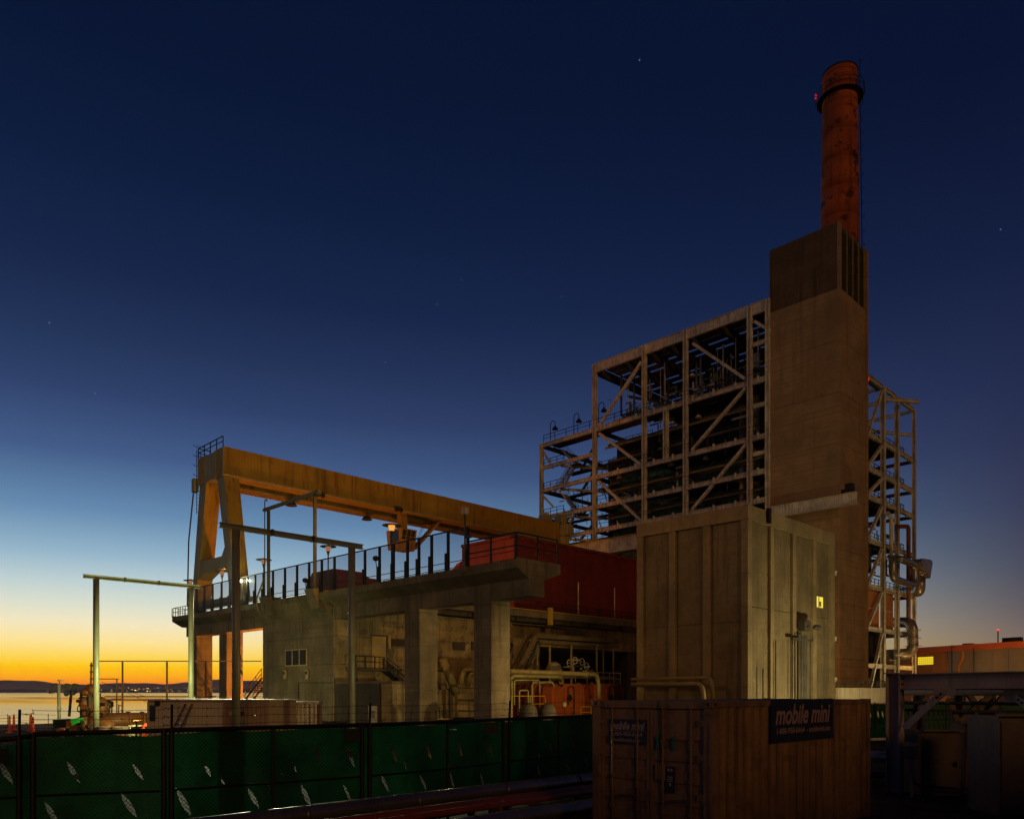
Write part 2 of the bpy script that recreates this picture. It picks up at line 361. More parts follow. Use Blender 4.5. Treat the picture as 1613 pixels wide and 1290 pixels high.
def railing(mb, pts, h=1.07, step=1.6, r=.025, mid=True, toe=False):
    for a, b in zip(pts[:-1], pts[1:]):
        a = Vector(a); b = Vector(b); L = (b-a).length; n = max(1, round(L/step))
        up = Vector((0,0,h)); mb.bar(a+up, b+up, r*2); 
        if mid: mb.bar(a+up*.52, b+up*.52, r*1.6)
        if toe: mb.bar(a+Vector((0,0,.08)), b+Vector((0,0,.08)), .02, .14)
        for i in range(n+1): p = a.lerp(b, i/n); mb.bar(p, p+up, r*2)
    return mb
def arc(c, r, a0, a1, n, u, v):
    return [Vector(c) + Vector(u)*r*math.cos(a0+(a1-a0)*i/n) + Vector(v)*r*math.sin(a0+(a1-a0)*i/n) for i in range(n+1)]
def bend(pts, r, n=5):
    """round the corners of a pipe route"""
    pts = [Vector(p) for p in pts]; o = [pts[0]]
    for i in range(1, len(pts)-1):
        a, b, c = pts[i-1], pts[i], pts[i+1]
        d1 = (a-b); d2 = (c-b); rr = min(r, d1.length*.45, d2.length*.45); p0 = b + d1.normalized()*rr; p2 = b + d2.normalized()*rr
        for k in range(n+1):
            t = k/n; o.append(p0*(1-t)**2 + b*2*t*(1-t) + p2*t*t)
    o.append(pts[-1]); return o
Z3 = Vector((0,0,1))

# ================================================================== SETTING
# land: one sheet with a shoreline on the seaward (left) side
shore = [LD(-900, 40), LD(-500, 52), LD(-250, 58), LD(-60, 62), LD(60, 63), LD(110, 66), LD(200, 84), LD(300, 125), LD(430, 170), LD(560, 260), LD(700, 420)]
far = [Vector((900, 500, 0)), Vector((900, -400, 0)), Vector((-300, -400, 0)), Vector((-300, 60, 0))]
poly = shore + far
mb = MB(); n = len(poly)
mb.v = [Vector((p.x, p.y, 0)) for p in poly]
mb.f = [tuple(t_) for t_ in tessellate_polygon([mb.v[:]])]
mb.build('ground', M_GROUND, kind='structure')
mb = MB()
inner = [p + Vector((p.x, p.y, 0)).normalized()*(-7) for p in shore]
outer = [p + Vector((p.x, p.y, 0)).normalized()*4 for p in shore]
for i in range(len(shore)):
    j = random.uniform(-.5, .5)
    mb.v += [inner[i] + Z3*.01, shore[i] + Z3*(.22+j*.1), outer[i] + Vector((0,0,-2.2))]
for i in range(len(shore)-1):
    a = i*3; mb.f += [(a, a+3, a+4, a+1), (a+1, a+4, a+5, a+2)]
mb.build('shoreline', M_SHORE, kind='structure')
mb = MB(); mb.v = [Vector(p) for p in ((-9000, -9000, -1.6), (14000, -9000, -1.6), (14000, 14000, -1.6), (-9000, 14000, -1.6))]; mb.f = [(0,1,2,3)]
# the water reaches under the land edge and out to the far shore
mb.build('water', M_WATER, kind='structure')
def ridge(name, D, px0, px1, prof, m, depth):
    mb = MB(); K = 140
    for i in range(K+1):
        px = px0 + (px1-px0)*i/K; h = prof(px)
        p = LD(px, D); q = LD(px, D+depth); p2 = LD(px, D + depth*.35)
        k_ = (D+depth)/D
        mb.v += [Vector((p.x, p.y, -3)), Vector((p2.x, p2.y, h*.55*D/F + EYE*0)), Vector((q.x, q.y, h*k_*D/F)), Vector((q.x*1.05, q.y*1.05, -3))]
    for i in range(K):
        a = i*4
        for r_ in range(3): mb.f.append((a+r_, a+4+r_, a+5+r_, a+1+r_))
    return mb.build(name, m, kind='structure', smooth=True)
def pr1(px):
    return 15.5 + 3.2*math.sin(px*.013+2.0) + 1.8*math.sin(px*.041) + .8*math.sin(px*.11+1) + (2.5 if px > 180 else 0)*math.exp(-((px-300)/120)**2)
def pr2(px): return 4.6 + 1.0*math.sin(px*.05) + .5*math.sin(px*.19)
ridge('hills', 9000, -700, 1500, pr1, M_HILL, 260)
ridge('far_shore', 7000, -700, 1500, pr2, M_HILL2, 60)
mb = MB(); rc = random.Random(4)
for i in range(75):
    px = rc.choice([rc.uniform(120, 420), rc.uniform(165, 300), rc.uniform(-100, 500)]); D = 6900
    p = PD(px, rc.uniform(1082.5, 1088.5), D); s_ = rc.uniform(.5, 1.6) * (2.0 if rc.random() < .10 else 1)
    mb.box(p.x-s_*1.6, p.x+s_*1.6, p.y-s_*1.6, p.y+s_*1.6, p.z-s_*.7, p.z+s_*.7)
o = mb.build('city_lights', E_CITY, kind='stuff'); tag(o, 'tiny yellow lights strung along the far shore of the bay', 'city lights')
# crescent moon
mb = MB(); c0 = PD(211, 983, 22000); rM = 110
uu = Vector((1, -1, 0)).normalized(); K = 24; n0 = 0
for i in range(K+1):
    t_ = math.radians(200 + 140*i/K); o1 = uu*math.cos(t_)*rM + Z3*math.sin(t_)*rM
    w_in = 24*math.sin(math.pi*i/K); o2 = uu*math.cos(t_)*(rM-w_in) + Z3*math.sin(t_)*(rM-w_in)
    bk = Vector((1, 1, 0)).normalized()*6
    mb.v += [c0+o1, c0+o2, c0+o2+bk, c0+o1+bk]
for i in range(K):
    a = i*4
    for r_ in range(4): mb.f.append((a+r_, a+4+r_, a+4+(r_+1) % 4, a+(r_+1) % 4))
o = mb.build('moon', E_MOON); tag(o, 'thin crescent moon low in the yellow sky left of the crane', 'moon')

# thin evening haze over the bay
hz = MB().box(-9100, 14100, -9100, 14100, -9, 165).build('haze', M_HILL, kind='stuff')
m = bpy.data.materials.new('evening_haze'); m.use_nodes = True; t = m.node_tree; t.nodes.clear()
o_ = N(t, 'ShaderNodeOutputMaterial'); pv = N(t, 'ShaderNodeVolumePrincipled'); pv.inputs['Color'].default_value = (.9, .86, .85, 1); pv.inputs['Density'].default_value = 3e-5; pv.inputs['Anisotropy'].default_value = .55
t.links.new(pv.outputs[0], o_.inputs['Volume']); hz.data.materials.clear(); hz.data.materials.append(m)
tag(hz, 'thin evening haze over the bay and the yard', 'haze')

# ================================================================== CRANE DECK (T-section runway on columns)
XD0, XD1 = 39.0, 43.6; YN, YF = 38.5, Yat(271, 39.0); ZD = 12.07
dk = thing('crane_deck', (41, 60, 0), 'long raised concrete deck on square columns carrying the crane and lamp posts', 'concrete deck')
prof = [(39.0, 11.5), (40.2, 10.85), (41.8, 10.85), (43.6, 11.45), (43.6, 12.07), (39.0, 12.07)]
jn = [YN, 44.3, 52.97, 57.5, 63.8, 70.5, 77.7, 82.0, 88.1, 94.3, YF]
for a, b in zip(jn[:-1], jn[1:]): MB().prism(prof, 'y', a+.02, b-.02).build('slab', M_CONC, dk)
for a, b in ((YN, 42.37), (44.3, 51.0), (52.97, 57.4), (57.42, 63.78), (77.72, 82), (82.02, 86.2), (88.1, 94.3), (96.2, YF-1.4)):
    MB().box(40.2, 41.8, a, b, 9.6, 10.848).build('beam', M_CONC, dk)
for y in (42.37, 51.0, 86.2, 94.3):
    for z0, z1 in ((0, 2.9), (2.92, 6.6), (6.62, 9.3), (9.32, 10.848)):
        MB().box(40.2-(.02 if z1 > 9.4 else 0), 42.15, y, y+1.93, z0, z1).build('column', M_CONC, dk)
for y in (YN+.02, YF-.12): MB().box(39.02, 43.58, y, y+.1, 12.071, 12.2).build('kerb', M_CONC, dk)
# brackets under the tall frames
for px in (423, 496):
    y = Yat(px, 39); MB().prism([(38.3, 12.4), (39.0, 10.6), (40.0, 10.3), (40.0, 12.4)], 'y', y-.75, y+.75).build('bracket', M_CONC, dk)

# guard fence of the deck
gf = thing('deck_guard_fence', (39.2, 68, ZD), 'dark post fence with tinted wind panels along the raised deck edge', 'fence')
px = 300; ys = []
pxs = [271, 300, 310, 322, 335, 349, 362, 390, 402, 415, 430, 449, 468, 487, 507, 527, 552, 575, 598, 620, 642, 660, 680, 706, 737]
xf = 39.12
hts = lambda p: 1.1 if p < 300 else 2.95
yp = [Yat(p, xf) for p in pxs]
post0 = None; step0 = None
for p, y in zip(pxs, yp):
    if p < 300:
        MB().bar((xf, y, ZD), (xf, y, ZD+1.1), .07).build('post', M_RAIL, gf); continue
    if post0 is None:
        post0 = MB().box(xf-.09, xf+.09, y-.09, y+.09, ZD, ZD+2.95).build('post', M_RAIL, gf); y00 = y
        step0 = MB().box(xf-.13, xf+.13, y+.092, y+.30, ZD, ZD+1.35).build('post_bracket', M_RAIL, gf)
    else:
        share(post0, 'post', (0, y-y00, 0), gf); share(step0, 'post_bracket', (0, y-y00, 0), gf)
y0, y1 = yp[1], yp[-1]
MB().bar((xf, y0, ZD+3.0), (xf, y1, ZD+3.0), .10, .10).build('top_rail', M_RAIL, gf)
MB().bar((xf, y0, ZD+.18), (xf, y1, ZD+.18), .06).build('bottom_rail', M_RAIL, gf)
MB().bar((xf+.5, y0, ZD+.75), (xf+.5, y1-6, ZD+.75), .05).build('inner_rail', M_RAIL, gf)
for a, b in zip(yp[1:-1], yp[2:]):
    MB().box(xf-.012, xf+.012, b+.10, a-.10, ZD+.25, ZD+2.9).build('panel', M_SHEET, gf)
er = thing('deck_handrail', (39.2, YF, ZD), 'low two rail handrail round the seaward end of the deck', 'handrail')
railing(MB(), [(39.1, yp[1], ZD), (39.1, YF-.1, ZD), (43.4, YF-.1, ZD)], 1.1, .75, .03).build('railing', M_RAIL, er)
e2 = thing('deck_end_handrail', (39.2, YN, ZD), 'dark two rail handrail round the near end of the deck by the red hall', 'handrail')
for (a, b) in (((39.1, yp[-1], ZD), (39.1, YN+.25, ZD)), ((39.1, YN+.15, ZD), (43.4, YN+.15, ZD))):
    railing(MB(), [a, b], 2.0 if a[1] > 45 else 1.9, 2.2, .05).build('railing', M_RAIL, e2)
for y in (40.5, 43.0, 45.6): MB().bar((43.3, y, ZD), (43.3, y, ZD+1.0), .05).build('stub_post', M_LINE, e2)
railing(MB(), [(43.4, YN+.2, ZD), (43.4, 60.5, ZD)], 1.1, 2.0, .03).build('rear_railing', M_RAIL, e2)

# ---- lantern posts along the deck
lp = thing('deck_lantern_post', (0,0,0), 'x', 'lamp post', 'mushroom topped lantern posts along the deck')
def lantern(px, top_py, label, glow, X=38.95, first=[None]):
    y = Yat(px, X); zt = Zat(top_py, X, y)
    r = thing('deck_lantern_post', (X, y, ZD-.3), label, 'lamp post', 'mushroom topped lantern posts along the deck')
    MB().tube([(X, y, ZD-.3), (X, y, zt-1.0)], .07, 8).build('pole', M_STEELD, r)
    MB().lathe((X, y, zt-1.0), [(.10, 0), (.13, .25), (.20, .3), (.20, .34)], 10).build('collar', M_STEELD, r)
    MB().lathe((X, y, zt-.66), [(.19, 0), (.30, .46)], 8).build('lens', glow, r)
    MB().lathe((X, y, zt-.20), [(.82, 0), (.80, .05), (.30, .12), (.12, .20)], 14).build('hat', M_STEELD, r, smooth=True)
    return r
bpy.data.objects.remove(lp)
lantern(300, 912, 'leftmost lantern post, its hat just above the bright goalpost beam', E_DIM, X=39.6)
lantern(350, 897, 'lantern post framed between the two crane legs', E_DIM, X=39.6)
lantern(415.5, 879, 'lantern post beside the tall left pole of the deck frame', E_DIM, X=39.6)
lantern(517, 858, 'slim lantern post in the middle of the deck before the red machines', E_DIM, X=42.5)
lantern(617, 824, 'lantern post glowing orange in front of the crane cabin', E_SOD, X=39.6)
r = thing('camera_mast', (39, Yat(734, 39), ZD), 'mast with square camera head rising from deck before the crane girder', 'camera mast')
y = Yat(734, 39); zt = Zat(800, 39, y)
MB().tube([(38.9, y, ZD-.4), (38.9, y, zt-.5)], .07, 8).build('pole', M_STEELD, r)
MB().box(38.7, 39.1, y-.2, y+.2, zt-.5, zt).build('head', M_STEEL, r, bevel=.03)
MB().box(38.75, 39.05, y-.6, y-.1, zt-2.3, zt-2.15).build('bracket', M_STEELD, r)
MB().box(38.72, 39.08, y-.18, y+.18, ZD-.4, ZD+.05).build('base_plate', M_CONC, r)

# ---- tall frame on the deck (third goalpost, runs along the deck)
r = thing('deck_portal_frame', (38.9, Yat(460, 38.9), 12.4), 'tall thin portal frame standing on brackets at the deck edge under the girder', 'steel frame')
X = 38.8; yl, yr = Yat(423, X), Yat(496, X); zt = Zat(778, X, yr) - .1
for y in (yl, yr):
    MB().tube([(X, y, 12.41), (X, y, zt)], .17, 12).build('post', M_STEELB, r, smooth=True)
    MB().box(X-.3, X+.3, y-.3, y+.3, 12.401, 12.5).build('base_plate', M_STEELD, r)
MB().bar((X, yl+1.0, zt+.2), (X, yr-.8, zt+.2), .26, .30).build('crossbeam', M_STEELB, r)
MB().lathe((X, yr-.6, zt-.15), [(.1, 0), (.35, .15), (.35, .35), (.1, .4)], 10).build('end_fitting', M_STEELD, r)
r = thing('gooseneck_pole', (38.6, Yat(416, 38.6), 10), 'very slim pole with hooked top left of the deck portal frame', 'pole')
y = Yat(417, 38.6); zt = Zat(785, 38.6, y)
MB().tube([(38.6, y, 10.6), (38.6, y, zt-.4)] + arc((38.6, y-.25, zt-.4), .25, math.pi, 0, 6, (0, -1, 0), (0,0,1))[1:], .055, 8).build('pole', M_STEELD, r, smooth=True)
r = thing('drain_pipe', (38.8, 77, 8), 'bent pale conduit climbing from block wall up to the deck rail', 'conduit')
q = [PX(433, 947, 40.1), PX(417, 960, 40.0), PX(404, 945, 38.8), PX(404, 935, 38.8), PX(413, 915, 38.8)]
q = [PX(415, 972, 40.05), PX(405, 958, 38.9), PX(404, 942, 38.9), PX(409, 930, 38.9), PX(414, 916, 38.9)]
MB().tube(bend(q, .6), .09, 8).build('pipe', M_PIPEY, r, smooth=True)

# bright floodlight at the crane leg
fl = thing('deck_floodlight', PX(378, 916, 38.9), 'blazing floodlight on short mast at the crane leg, right of dark pole', 'floodlight')
p = PX(378.5, 915, 38.9)
MB().lathe(p - Vector((0,0,.13)), [(.05, 0), (.14, .05), (.14, .2), (.05, .26)], 10).build('bulb', E_WHITE, fl)
MB().box(p.x+.16, p.x+.3, p.y-.2, p.y+.2, p.z-.2, p.z+.2).build('housing', M_STEELD, fl)
MB().bar((p.x+.22, p.y, ZD), (p.x+.22, p.y, p.z-.2), .07).build('mast', M_STEELD, fl)
lamp(p + Vector((-.35, -.25, 0)), 92000, (.95, 1.0, .60), .12, aim=LD(100, 12.6) + Z3*1.3, cone=19, name='deck_floodlight_light')
lamp(p + Vector((-.3, -.3, .1)), 260, (.95, 1.0, .60), .12, name='deck_floodlight_spill')
for px_, lab in ((482, 'small camera pod on the deck rail left of portal post'), (593, 'round speaker pod on the deck rail before the red machines')):
    r = thing('rail_pod', PX(px_, 925, 39.1), lab, 'camera pod')
    y = Yat(px_, 39.0); z = ZD + (1.3 if px_ < 500 else 2.0)
    MB().lathe((38.85, y-.1, z-.2), [(.1, 0), (.25, .1), (.25, .35), (.1, .45)], 10).build('pod', M_BLACK, r)
    MB().bar((38.85, y-.1, z-.2), (39.05, y, z-.8), .05).build('arm', M_BLACK, r)

# ================================================================== GANTRY CRANE
cr = thing('gantry_crane', (41, 88, ZD), 'huge ochre gantry crane, long box girder on A shaped legs', 'crane')
YG = 85.0; XG0 = Xat(352, YG); ZG1 = Zat(704, XG0, YG); ZG0 = Zat(748, XG0, YG)
XG1 = Xat(881, YG); YG2 = YG + 6.6
nseg = 14
for i in range(nseg):
    a = XG0 + (XG1-XG0)*i/nseg; b = XG0 + (XG1-XG0)*(i+1)/nseg
    for (ya, yb) in ((YG, YG+2.1), (YG2-2.1, YG2)):
        MB().box(a+.015, b-.015, ya, yb, ZG0, ZG1).build('girder_section', M_CRANE, cr)
MB().box(XG0-.02, XG0+1.8, YG+2.102, YG2-2.102, ZG0+.05, ZG1-.05).build('end_tie', M_CRANEG, cr)
MB().box(XG1-1.8, XG1+.02, YG+2.102, YG2-2.102, ZG0+.05, ZG1-.05).build('end_tie', M_CRANEG, cr)
for ya in (YG, YG2-2.1):
    MB().box(XG0-.07, XG0-.002, ya-.06, ya+.35, ZG0-.1, ZG1).build('end_stiffener', M_CRANEG, cr)
    MB().box(XG0-.07, XG0-.002, ya+1.8, ya+2.15, ZG0-.1, ZG1).build('end_stiffener', M_CRANEG, cr)
    MB().box(XG0+.05, XG1, ya-.22, ya-.004, ZG0-.02, ZG0+.14).build('flange', M_CRANEG, cr)
    MB().box(XG0+.05, XG1, ya-.05, ya+2.15, ZG1+.002, ZG1+.1).build('top_plate', M_CRANE, cr)
rc = random.Random(9)
for i in range(1, 30):
    x = XG0 + (XG1-XG0)*i/30; MB().box(x-.05, x+.05, YG-.035, YG-.003, ZG0+.15, ZG1-.01).build('stiffener', M_CRANE, cr)
# A-legs
def leg(yt, yb, xw=2.1):
    zt, zb = ZG0-.02, ZD+1.3; mbx = MB(); xa, xb = XG0+.15, XG0+.15+1.75
    for z, yy, w in ((zb, yb, 1.25), (zt, yt, 1.75)):
        mbx.v += [Vector((xa, yy-w/2, z)), Vector((xb, yy-w/2, z)), Vector((xb, yy+w/2, z)), Vector((xa, yy+w/2, z))]
    mbx.f = [(0,3,2,1), (4,5,6,7), (0,1,5,4), (1,2,6,5), (2,3,7,6), (3,0,4,7)]
    return mbx
leg(YG+1.0, YG-2.0).build('leg', M_CRANE, cr); leg(YG2-1.0, YG2+1.6).build('leg', M_CRANE, cr)
for (yt, yb) in ((YG+1.0, YG-2.0), (YG2-1.0, YG2+1.6)):   # pale edge plates on the seaward side of each leg
    m2 = MB(); xa = XG0+.12
    for z, yy, w in ((ZD+1.3, yb, 1.27), (ZG0-.03, yt, 1.77)):
        m2.v += [Vector((xa, yy-w/2, z)), Vector((xa+.028, yy-w/2, z)), Vector((xa+.028, yy+w/2, z)), Vector((xa, yy+w/2, z))]
    m2.f = [(0,3,2,1), (4,5,6,7), (0,1,5,4), (1,2,6,5), (2,3,7,6), (3,0,4,7)]
    m2.build('leg_face_plate', M_CRANEG, cr)
# rear pair of legs on the far rail of the deck crane side is the boiler side truck; tie beam between A legs with gussets
zt0 = Zat(885, XG0, YG); cb = MB()
cb.prism([(YG-1.0, zt0-1.3), (YG+.2, zt0-.6), (YG+5.0, zt0-.6), (YG2+.8, zt0-1.4), (YG2+.7, zt0+2.0), (YG2-.5, zt0+.8), (YG+.9, zt0+.8), (YG-.2, zt0+2.2)], 'x', XG0+.2, XG0+1.75)
cb.build('cross_beam', M_CRANEG, cr)
MB().box(XG0, XG0+1.9, YG-3.4, YG2+3.0, ZD+.75, ZD+1.28).build('bogie_beam', M_CRANEG, cr)
for yy in (YG-2.9, YG-1.4, YG2+.9, YG2+2.4):
    MB().lathe((XG0+.55, yy, ZD+.42), [(.36, 0), (.40, .05), (.40, .55), (.36, .6)], 14, 'x').build('wheel', M_BLACK, cr)
MB().bar((XG0+.85, YG-8, ZD+.06), (XG0+.85, YG2+5, ZD+.06), .12, .1).build('rail', M_STEELD, cr)
railing(MB(), [(XG0, YG+.1, ZG1+.1), (XG0, YG2, ZG1+.1), (XG0+1.4, YG2, ZG1+.1)], 1.15, 1.5, .045).build('end_railing', M_RAIL, cr)
# caged ladder and cable down the seaward side
lad = MB(); yl = YG2+.5
for dx in (0, .5): lad.bar((XG0+dx, yl, ZG0-3.2), (XG0+dx, yl, ZG1+1.2), .06)
for k in range(20): z = ZG0-3.0 + k*.42; lad.bar((XG0, yl, z), (XG0+.5, yl, z), .035)
for k in range(5):
    z = ZG0+.3 + k*1.15; lad.tube(arc((XG0+.25, yl, z), .6, math.radians(0), math.radians(180), 6, (1,0,0), (0,1,0)), .035, 5)
lad.build('caged_ladder', M_RAIL, cr)
MB().tube([(XG0-.2, yl+.4, ZG0-.5), (XG0-.2, yl+1.8, zt0+3.5), (XG0-.2, yl+2.2, ZD+1)], .09, 8).build('cable', M_STEELD, cr)
MB().box(XG0-.3, XG0+.3, yl+.1, yl+.8, ZG0-.6, ZG0+1.0).build('cable_box', M_CRANEG, cr, bevel=.04)
# operator's cabin hanging under the girder
cx0, cx1 = Xat(620, YG+.4), Xat(659, YG+.4); zc1 = Zat(826, cx0, YG)-.2; zc0 = Zat(859, cx0, YG)-.2; yc0 = YG+.2
xa = Xat(632, yc0); xb = Xat(657, yc0)
cabm = MB().prism([(yc0+.55, zc0), (yc0+3.0, zc0+.1), (yc0+3.4, zc1), (yc0, zc1)], 'x', xa, xb); cabm.build('cabin', M_CRANE, cr)
fr = MB().box(xa+.15, xb-.15, yc0-.02, yc0+.02, zc1-1.75, zc1-.15); 
gl = MB(); q = [(yc0+.02, zc1-.2), (yc0+.40, zc1-1.75), (yc0+.36, zc1-1.75), (yc0-.02, zc1-.2)]
gl.prism(q, 'x', xa+.3, xb-.3); gl.build('cabin_window', M_GLASS, cr)
MB().box(xa-.03, xa-.004, yc0+.6, yc0+2.5, zc1-1.8, zc1-.25).build('cabin_window', M_GLASS, cr)
for xx in (xa+.3+(xb-xa-.6)*k/3 for k in (1, 2)): MB().bar((xx, yc0-.03, zc1-.2), (xx, yc0+.35, zc1-1.75), .06).build('window_bar', M_CRANE, cr)
MB().bar((xa+.3, yc0+.12, zc1-1.0), (xb-.3, yc0+.12, zc1-1.0), .06).build('window_bar', M_CRANE, cr)
MB().box(xa+.7, xb-.9, yc0+1.0, yc0+1.9, zc1+.005, ZG0-.02).build('cabin_hanger', M_CRANE, cr)
# stair from girder to cabin
s0 = Vector((xb+.1, yc0+1.0, zc0+.3)); s1 = Vector((Xat(690, YG+1), yc0+1.0, ZG0-.3))
sm = MB()
for dy in (-.45, .45): sm.bar(s0+Vector((0,dy,0)), s1+Vector((0,dy,0)), .08, .32)
K = 12
for i in range(1, K): q = s0.lerp(s1, i/K); sm.box(q.x-.14, q.x+.14, q.y-.42, q.y+.42, q.z-.03, q.z+.02)
sm.build('cabin_stair', M_CRANE, cr)
rm_ = MB()
for hh in (.35, .7, 1.05): rm_.bar(s0+Vector((0,-.45,hh)), s1+Vector((-2.2,-.45,hh-.5)), .035)
for i in range(7): q = s0.lerp(s1, i/7.5)+Vector((0,-.45,0)); rm_.bar(q, q+Z3*1.05, .035)
rm_.build('stair_railing', M_RAIL, cr)
# equipment under/over the far end
for px_, w, h in ((860, 1.6, .8), (884, 1.4, 1.2)):
    q = Xat(px_, YG+1); MB().box(q-w/2, q+w/2, YG+.3, YG+2, ZG1+.12, ZG1+.12+h*1.3).build('motor_box', M_CRANEG, cr, bevel=.1)
    MB().lathe((q, YG+1.1, ZG1+.12+h*1.3), [(.5, 0), (.62, .15), (.62, .4), (.2, .5)], 12).build('vent_cap', M_STEEL, cr)
et = XG1 + .1
MB().box(et, et+1.3, YG-1.0, YG2+1.0, ZG0-.6, ZG0+1.1).build('end_truck', M_CRANEG, cr, bevel=.05)
MB().box(et+.1, et+1.6, YG-1.6, YG+.3, ZG0+1.2, ZG0+3.0).build('drive_housing', M_CRANEG, cr, bevel=.08)
la = MB(); xq = XG1+.3
for dy in (-.9, -.35): la.bar((xq, YG+dy, ZG0-.8), (xq, YG+dy, ZG1+1.2), .09)
for k in range(14): la.bar((xq, YG-.9, ZG0-.6+k*.45), (xq, YG-.35, ZG0-.6+k*.45), .05)
la.build('yellow_ladder', M_LINE, cr)
for px_, lab in ((459, 'bell shaped work lamp hanging under the crane girder near the portal frame'), (578, 'bell shaped work lamp hanging under the girder left of the cabin')):
    x = Xat(px_, YG+4); z = ZG0-.1
    r = thing('bell_lamp', (x, YG+4, z), lab, 'hanging lamp', 'bell lamps under the crane girder')
    MB().bar((x, YG+4, z+.6), (x, YG+4, z-.35), .05).build('stem', M_RAIL, r)
    MB().lathe((x, YG+4, z-.9), [(.72, 0), (.66, .12), (.40, .42), (.16, .6)], 14).build('shade', M_STEELD, r, smooth=True)
for px_, lab in ((503, 'paired floodlights fixed to the girder side above portal frame'), (627, 'paired floodlights fixed to the girder side above the cabin')):
    x = Xat(px_, YG-.3); z = Zat(780 if px_ < 520 else 803, x, YG-.3)
    r = thing('girder_floodlight', (x, YG-.3, z), lab, 'floodlight', 'unlit floodlights on the girder side')
    for dx in (-.35, .35): MB().lathe((x+dx, YG-.7, z), [(.15, 0), (.30, .1), (.32, .3)], 10, 'y').build('lamp_head', M_BLACK, r)
    MB().box(x-.6, x+.6, YG-.3, YG-.24, z+.1, z+.5).build('bracket', M_STEELD, r)

# ================================================================== TURBINE HOUSE under/behind the deck
th = thing('turbine_block', (60, 70, 0), 'stained concrete turbine block with doors, louvres and big numeral behind columns', 'building')
YB = 63.8; YB2 = 77.7
XO = 68.5
def pgrid(x0, x1, z0, z1, nx, nz, y, face, m, root, name='wall_panel', th_=.12, gap=.03):
    """cast panels with open joints; face 'y' -> panel on a wall facing -Y at y ; 'x' -> facing -X at x=y"""
    w = (x1-x0)/nx; h = (z1-z0)/nz; src = None
    for i in range(nx):
        for j in range(nz):
            a, b = x0+i*w+gap/2, x0+(i+1)*w-gap/2; c, d = z0+j*h+gap/2, z0+(j+1)*h-gap/2
            if src is None:
                mbx = MB().box(a, b, y-th_, y, c, d) if face == 'y' else MB().box(y-th_, y, a, b, c, d)
                src = mbx.build(name, m, root); a0, c0_ = a, c
            else: share(src, name, ((a-a0), 0, c-c0_) if face == 'y' else (0, a-a0, c-c0_), root)
# core
MB().box(40.34, XO, YB+.14, YB2, 0, 10.8).build('core_wall', M_CONCD, th)
MB().box(XO+.002, 90, YB+.14, YB2, 8.2, 10.8).build('lintel', M_CONC, th)
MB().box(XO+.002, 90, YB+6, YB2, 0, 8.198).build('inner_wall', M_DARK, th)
MB().box(86, 90, YB+.14, YB+5.9, 0, 8.198).build('pier', M_CONCD, th)
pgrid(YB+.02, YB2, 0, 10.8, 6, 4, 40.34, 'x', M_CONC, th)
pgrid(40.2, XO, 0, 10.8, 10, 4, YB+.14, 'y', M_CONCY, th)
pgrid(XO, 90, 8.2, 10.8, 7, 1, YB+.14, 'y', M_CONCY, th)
# sloped haunch at block top
MB().prism([(39.0, 11.49), (40.18, 11.49), (40.18, 10.0)], 'y', YB+.2, YB2-.2).build('haunch', M_CONC, th)
# window trio on the seaward wall
wz0, wz1 = Zat(1049, 40.2, 76), Zat(1027, 40.2, 76)
wf = MB().box(40.12, 40.215, Yat(484.5, 40.2), Yat(450, 40.2), wz0-.1, wz1+.1).build('window', M_FRAME, th)
wy0, wy1 = Yat(484, 40.2), Yat(450.5, 40.2); ww = (wy1-wy0)/3
for k in range(3): MB().box(40.09, 40.118, wy0+k*ww+.12, wy0+(k+1)*ww-.12, wz0, wz1).build('pane', M_BLACK, wf)
for px_ in (449, 484):
    q = PX(px_, 1062, 40.1); 
    MB().box(40.0, 40.2, q.y-.22, q.y+.22, q.z-.45, q.z+.45).build('wall_vent_box', M_FRAME, th, bevel=.03)
    MB().box(39.96, 39.998, q.y-.12, q.y+.12, q.z, q.z+.3).build('vent_opening', M_BLACK, th)
# wall conduit lines
MB().bar(PX(470, 1075, 40.15), PX(524, 1075, 40.15), .08).build('conduit', M_STEELD, th)
MB().bar(PX(470, 1075, 40.15), PX(470, 1120, 40.15), .08).build('conduit', M_STEELD, th)
# door, its frame and paper
dx0, dx1 = Xat(585.5, YB), Xat(607, YB); dz1 = Zat(1001.5, dx0, YB); dz0 = Zat(1053, dx0, YB)
d_ = MB().box(dx0, dx1, YB-.10, YB+.018, dz0, dz1).build('door', M_DOOR, th)
MB().box(dx0-.12, dx1+.12, YB-.06, YB+.017, dz1+.01, dz1+.14).build('door_frame', M_STEELD, th)
MB().box(dx1+.01, dx1+.12, YB-.06, YB+.017, dz0, dz1).build('door_frame', M_STEELD, th)
q = PY(595, 1018, YB); MB().box(q.x-.28, q.x+.28, YB-.112, YB-.102, q.z-.18, q.z+.18).build('notice', M_WHITE, d_)
MB().box(dx1-.25, dx1-.12, YB-.16, YB-.102, dz0+1.0, dz0+1.12).build('handle', M_STEELD, d_)
q = PY(611, 1010, YB); MB().box(q.x-.15, q.x+.15, YB-.35, YB-.1, q.z-.8, q.z+.6).build('lamp_box', M_FRAME, th, bevel=.03)
def louvre(px0, px1, py0, py1, y=YB, n=5, nm='louvre'):
    x0, x1 = Xat(px0, y), Xat(px1, y); z0, z1 = Zat(py1, x0, y), Zat(py0, x0, y)
    f = MB().box(x0, x1, y-.02, y+.015, z0, z1).build(nm, M_BLACK, th)
    for k in range(n):
        z = z0 + (z1-z0)*(k+.5)/n; MB().prism([(y-.13, z-.10), (y-.10, z-.10), (y-.03, z+.08), (y-.06, z+.08)], 'x', x0+.03, x1-.03).build('slat', M_STEELD, f)
louvre(616, 640, 1006, 1017, n=4); louvre(713, 732, 1010, 1023); louvre(742, 757, 1010, 1023)
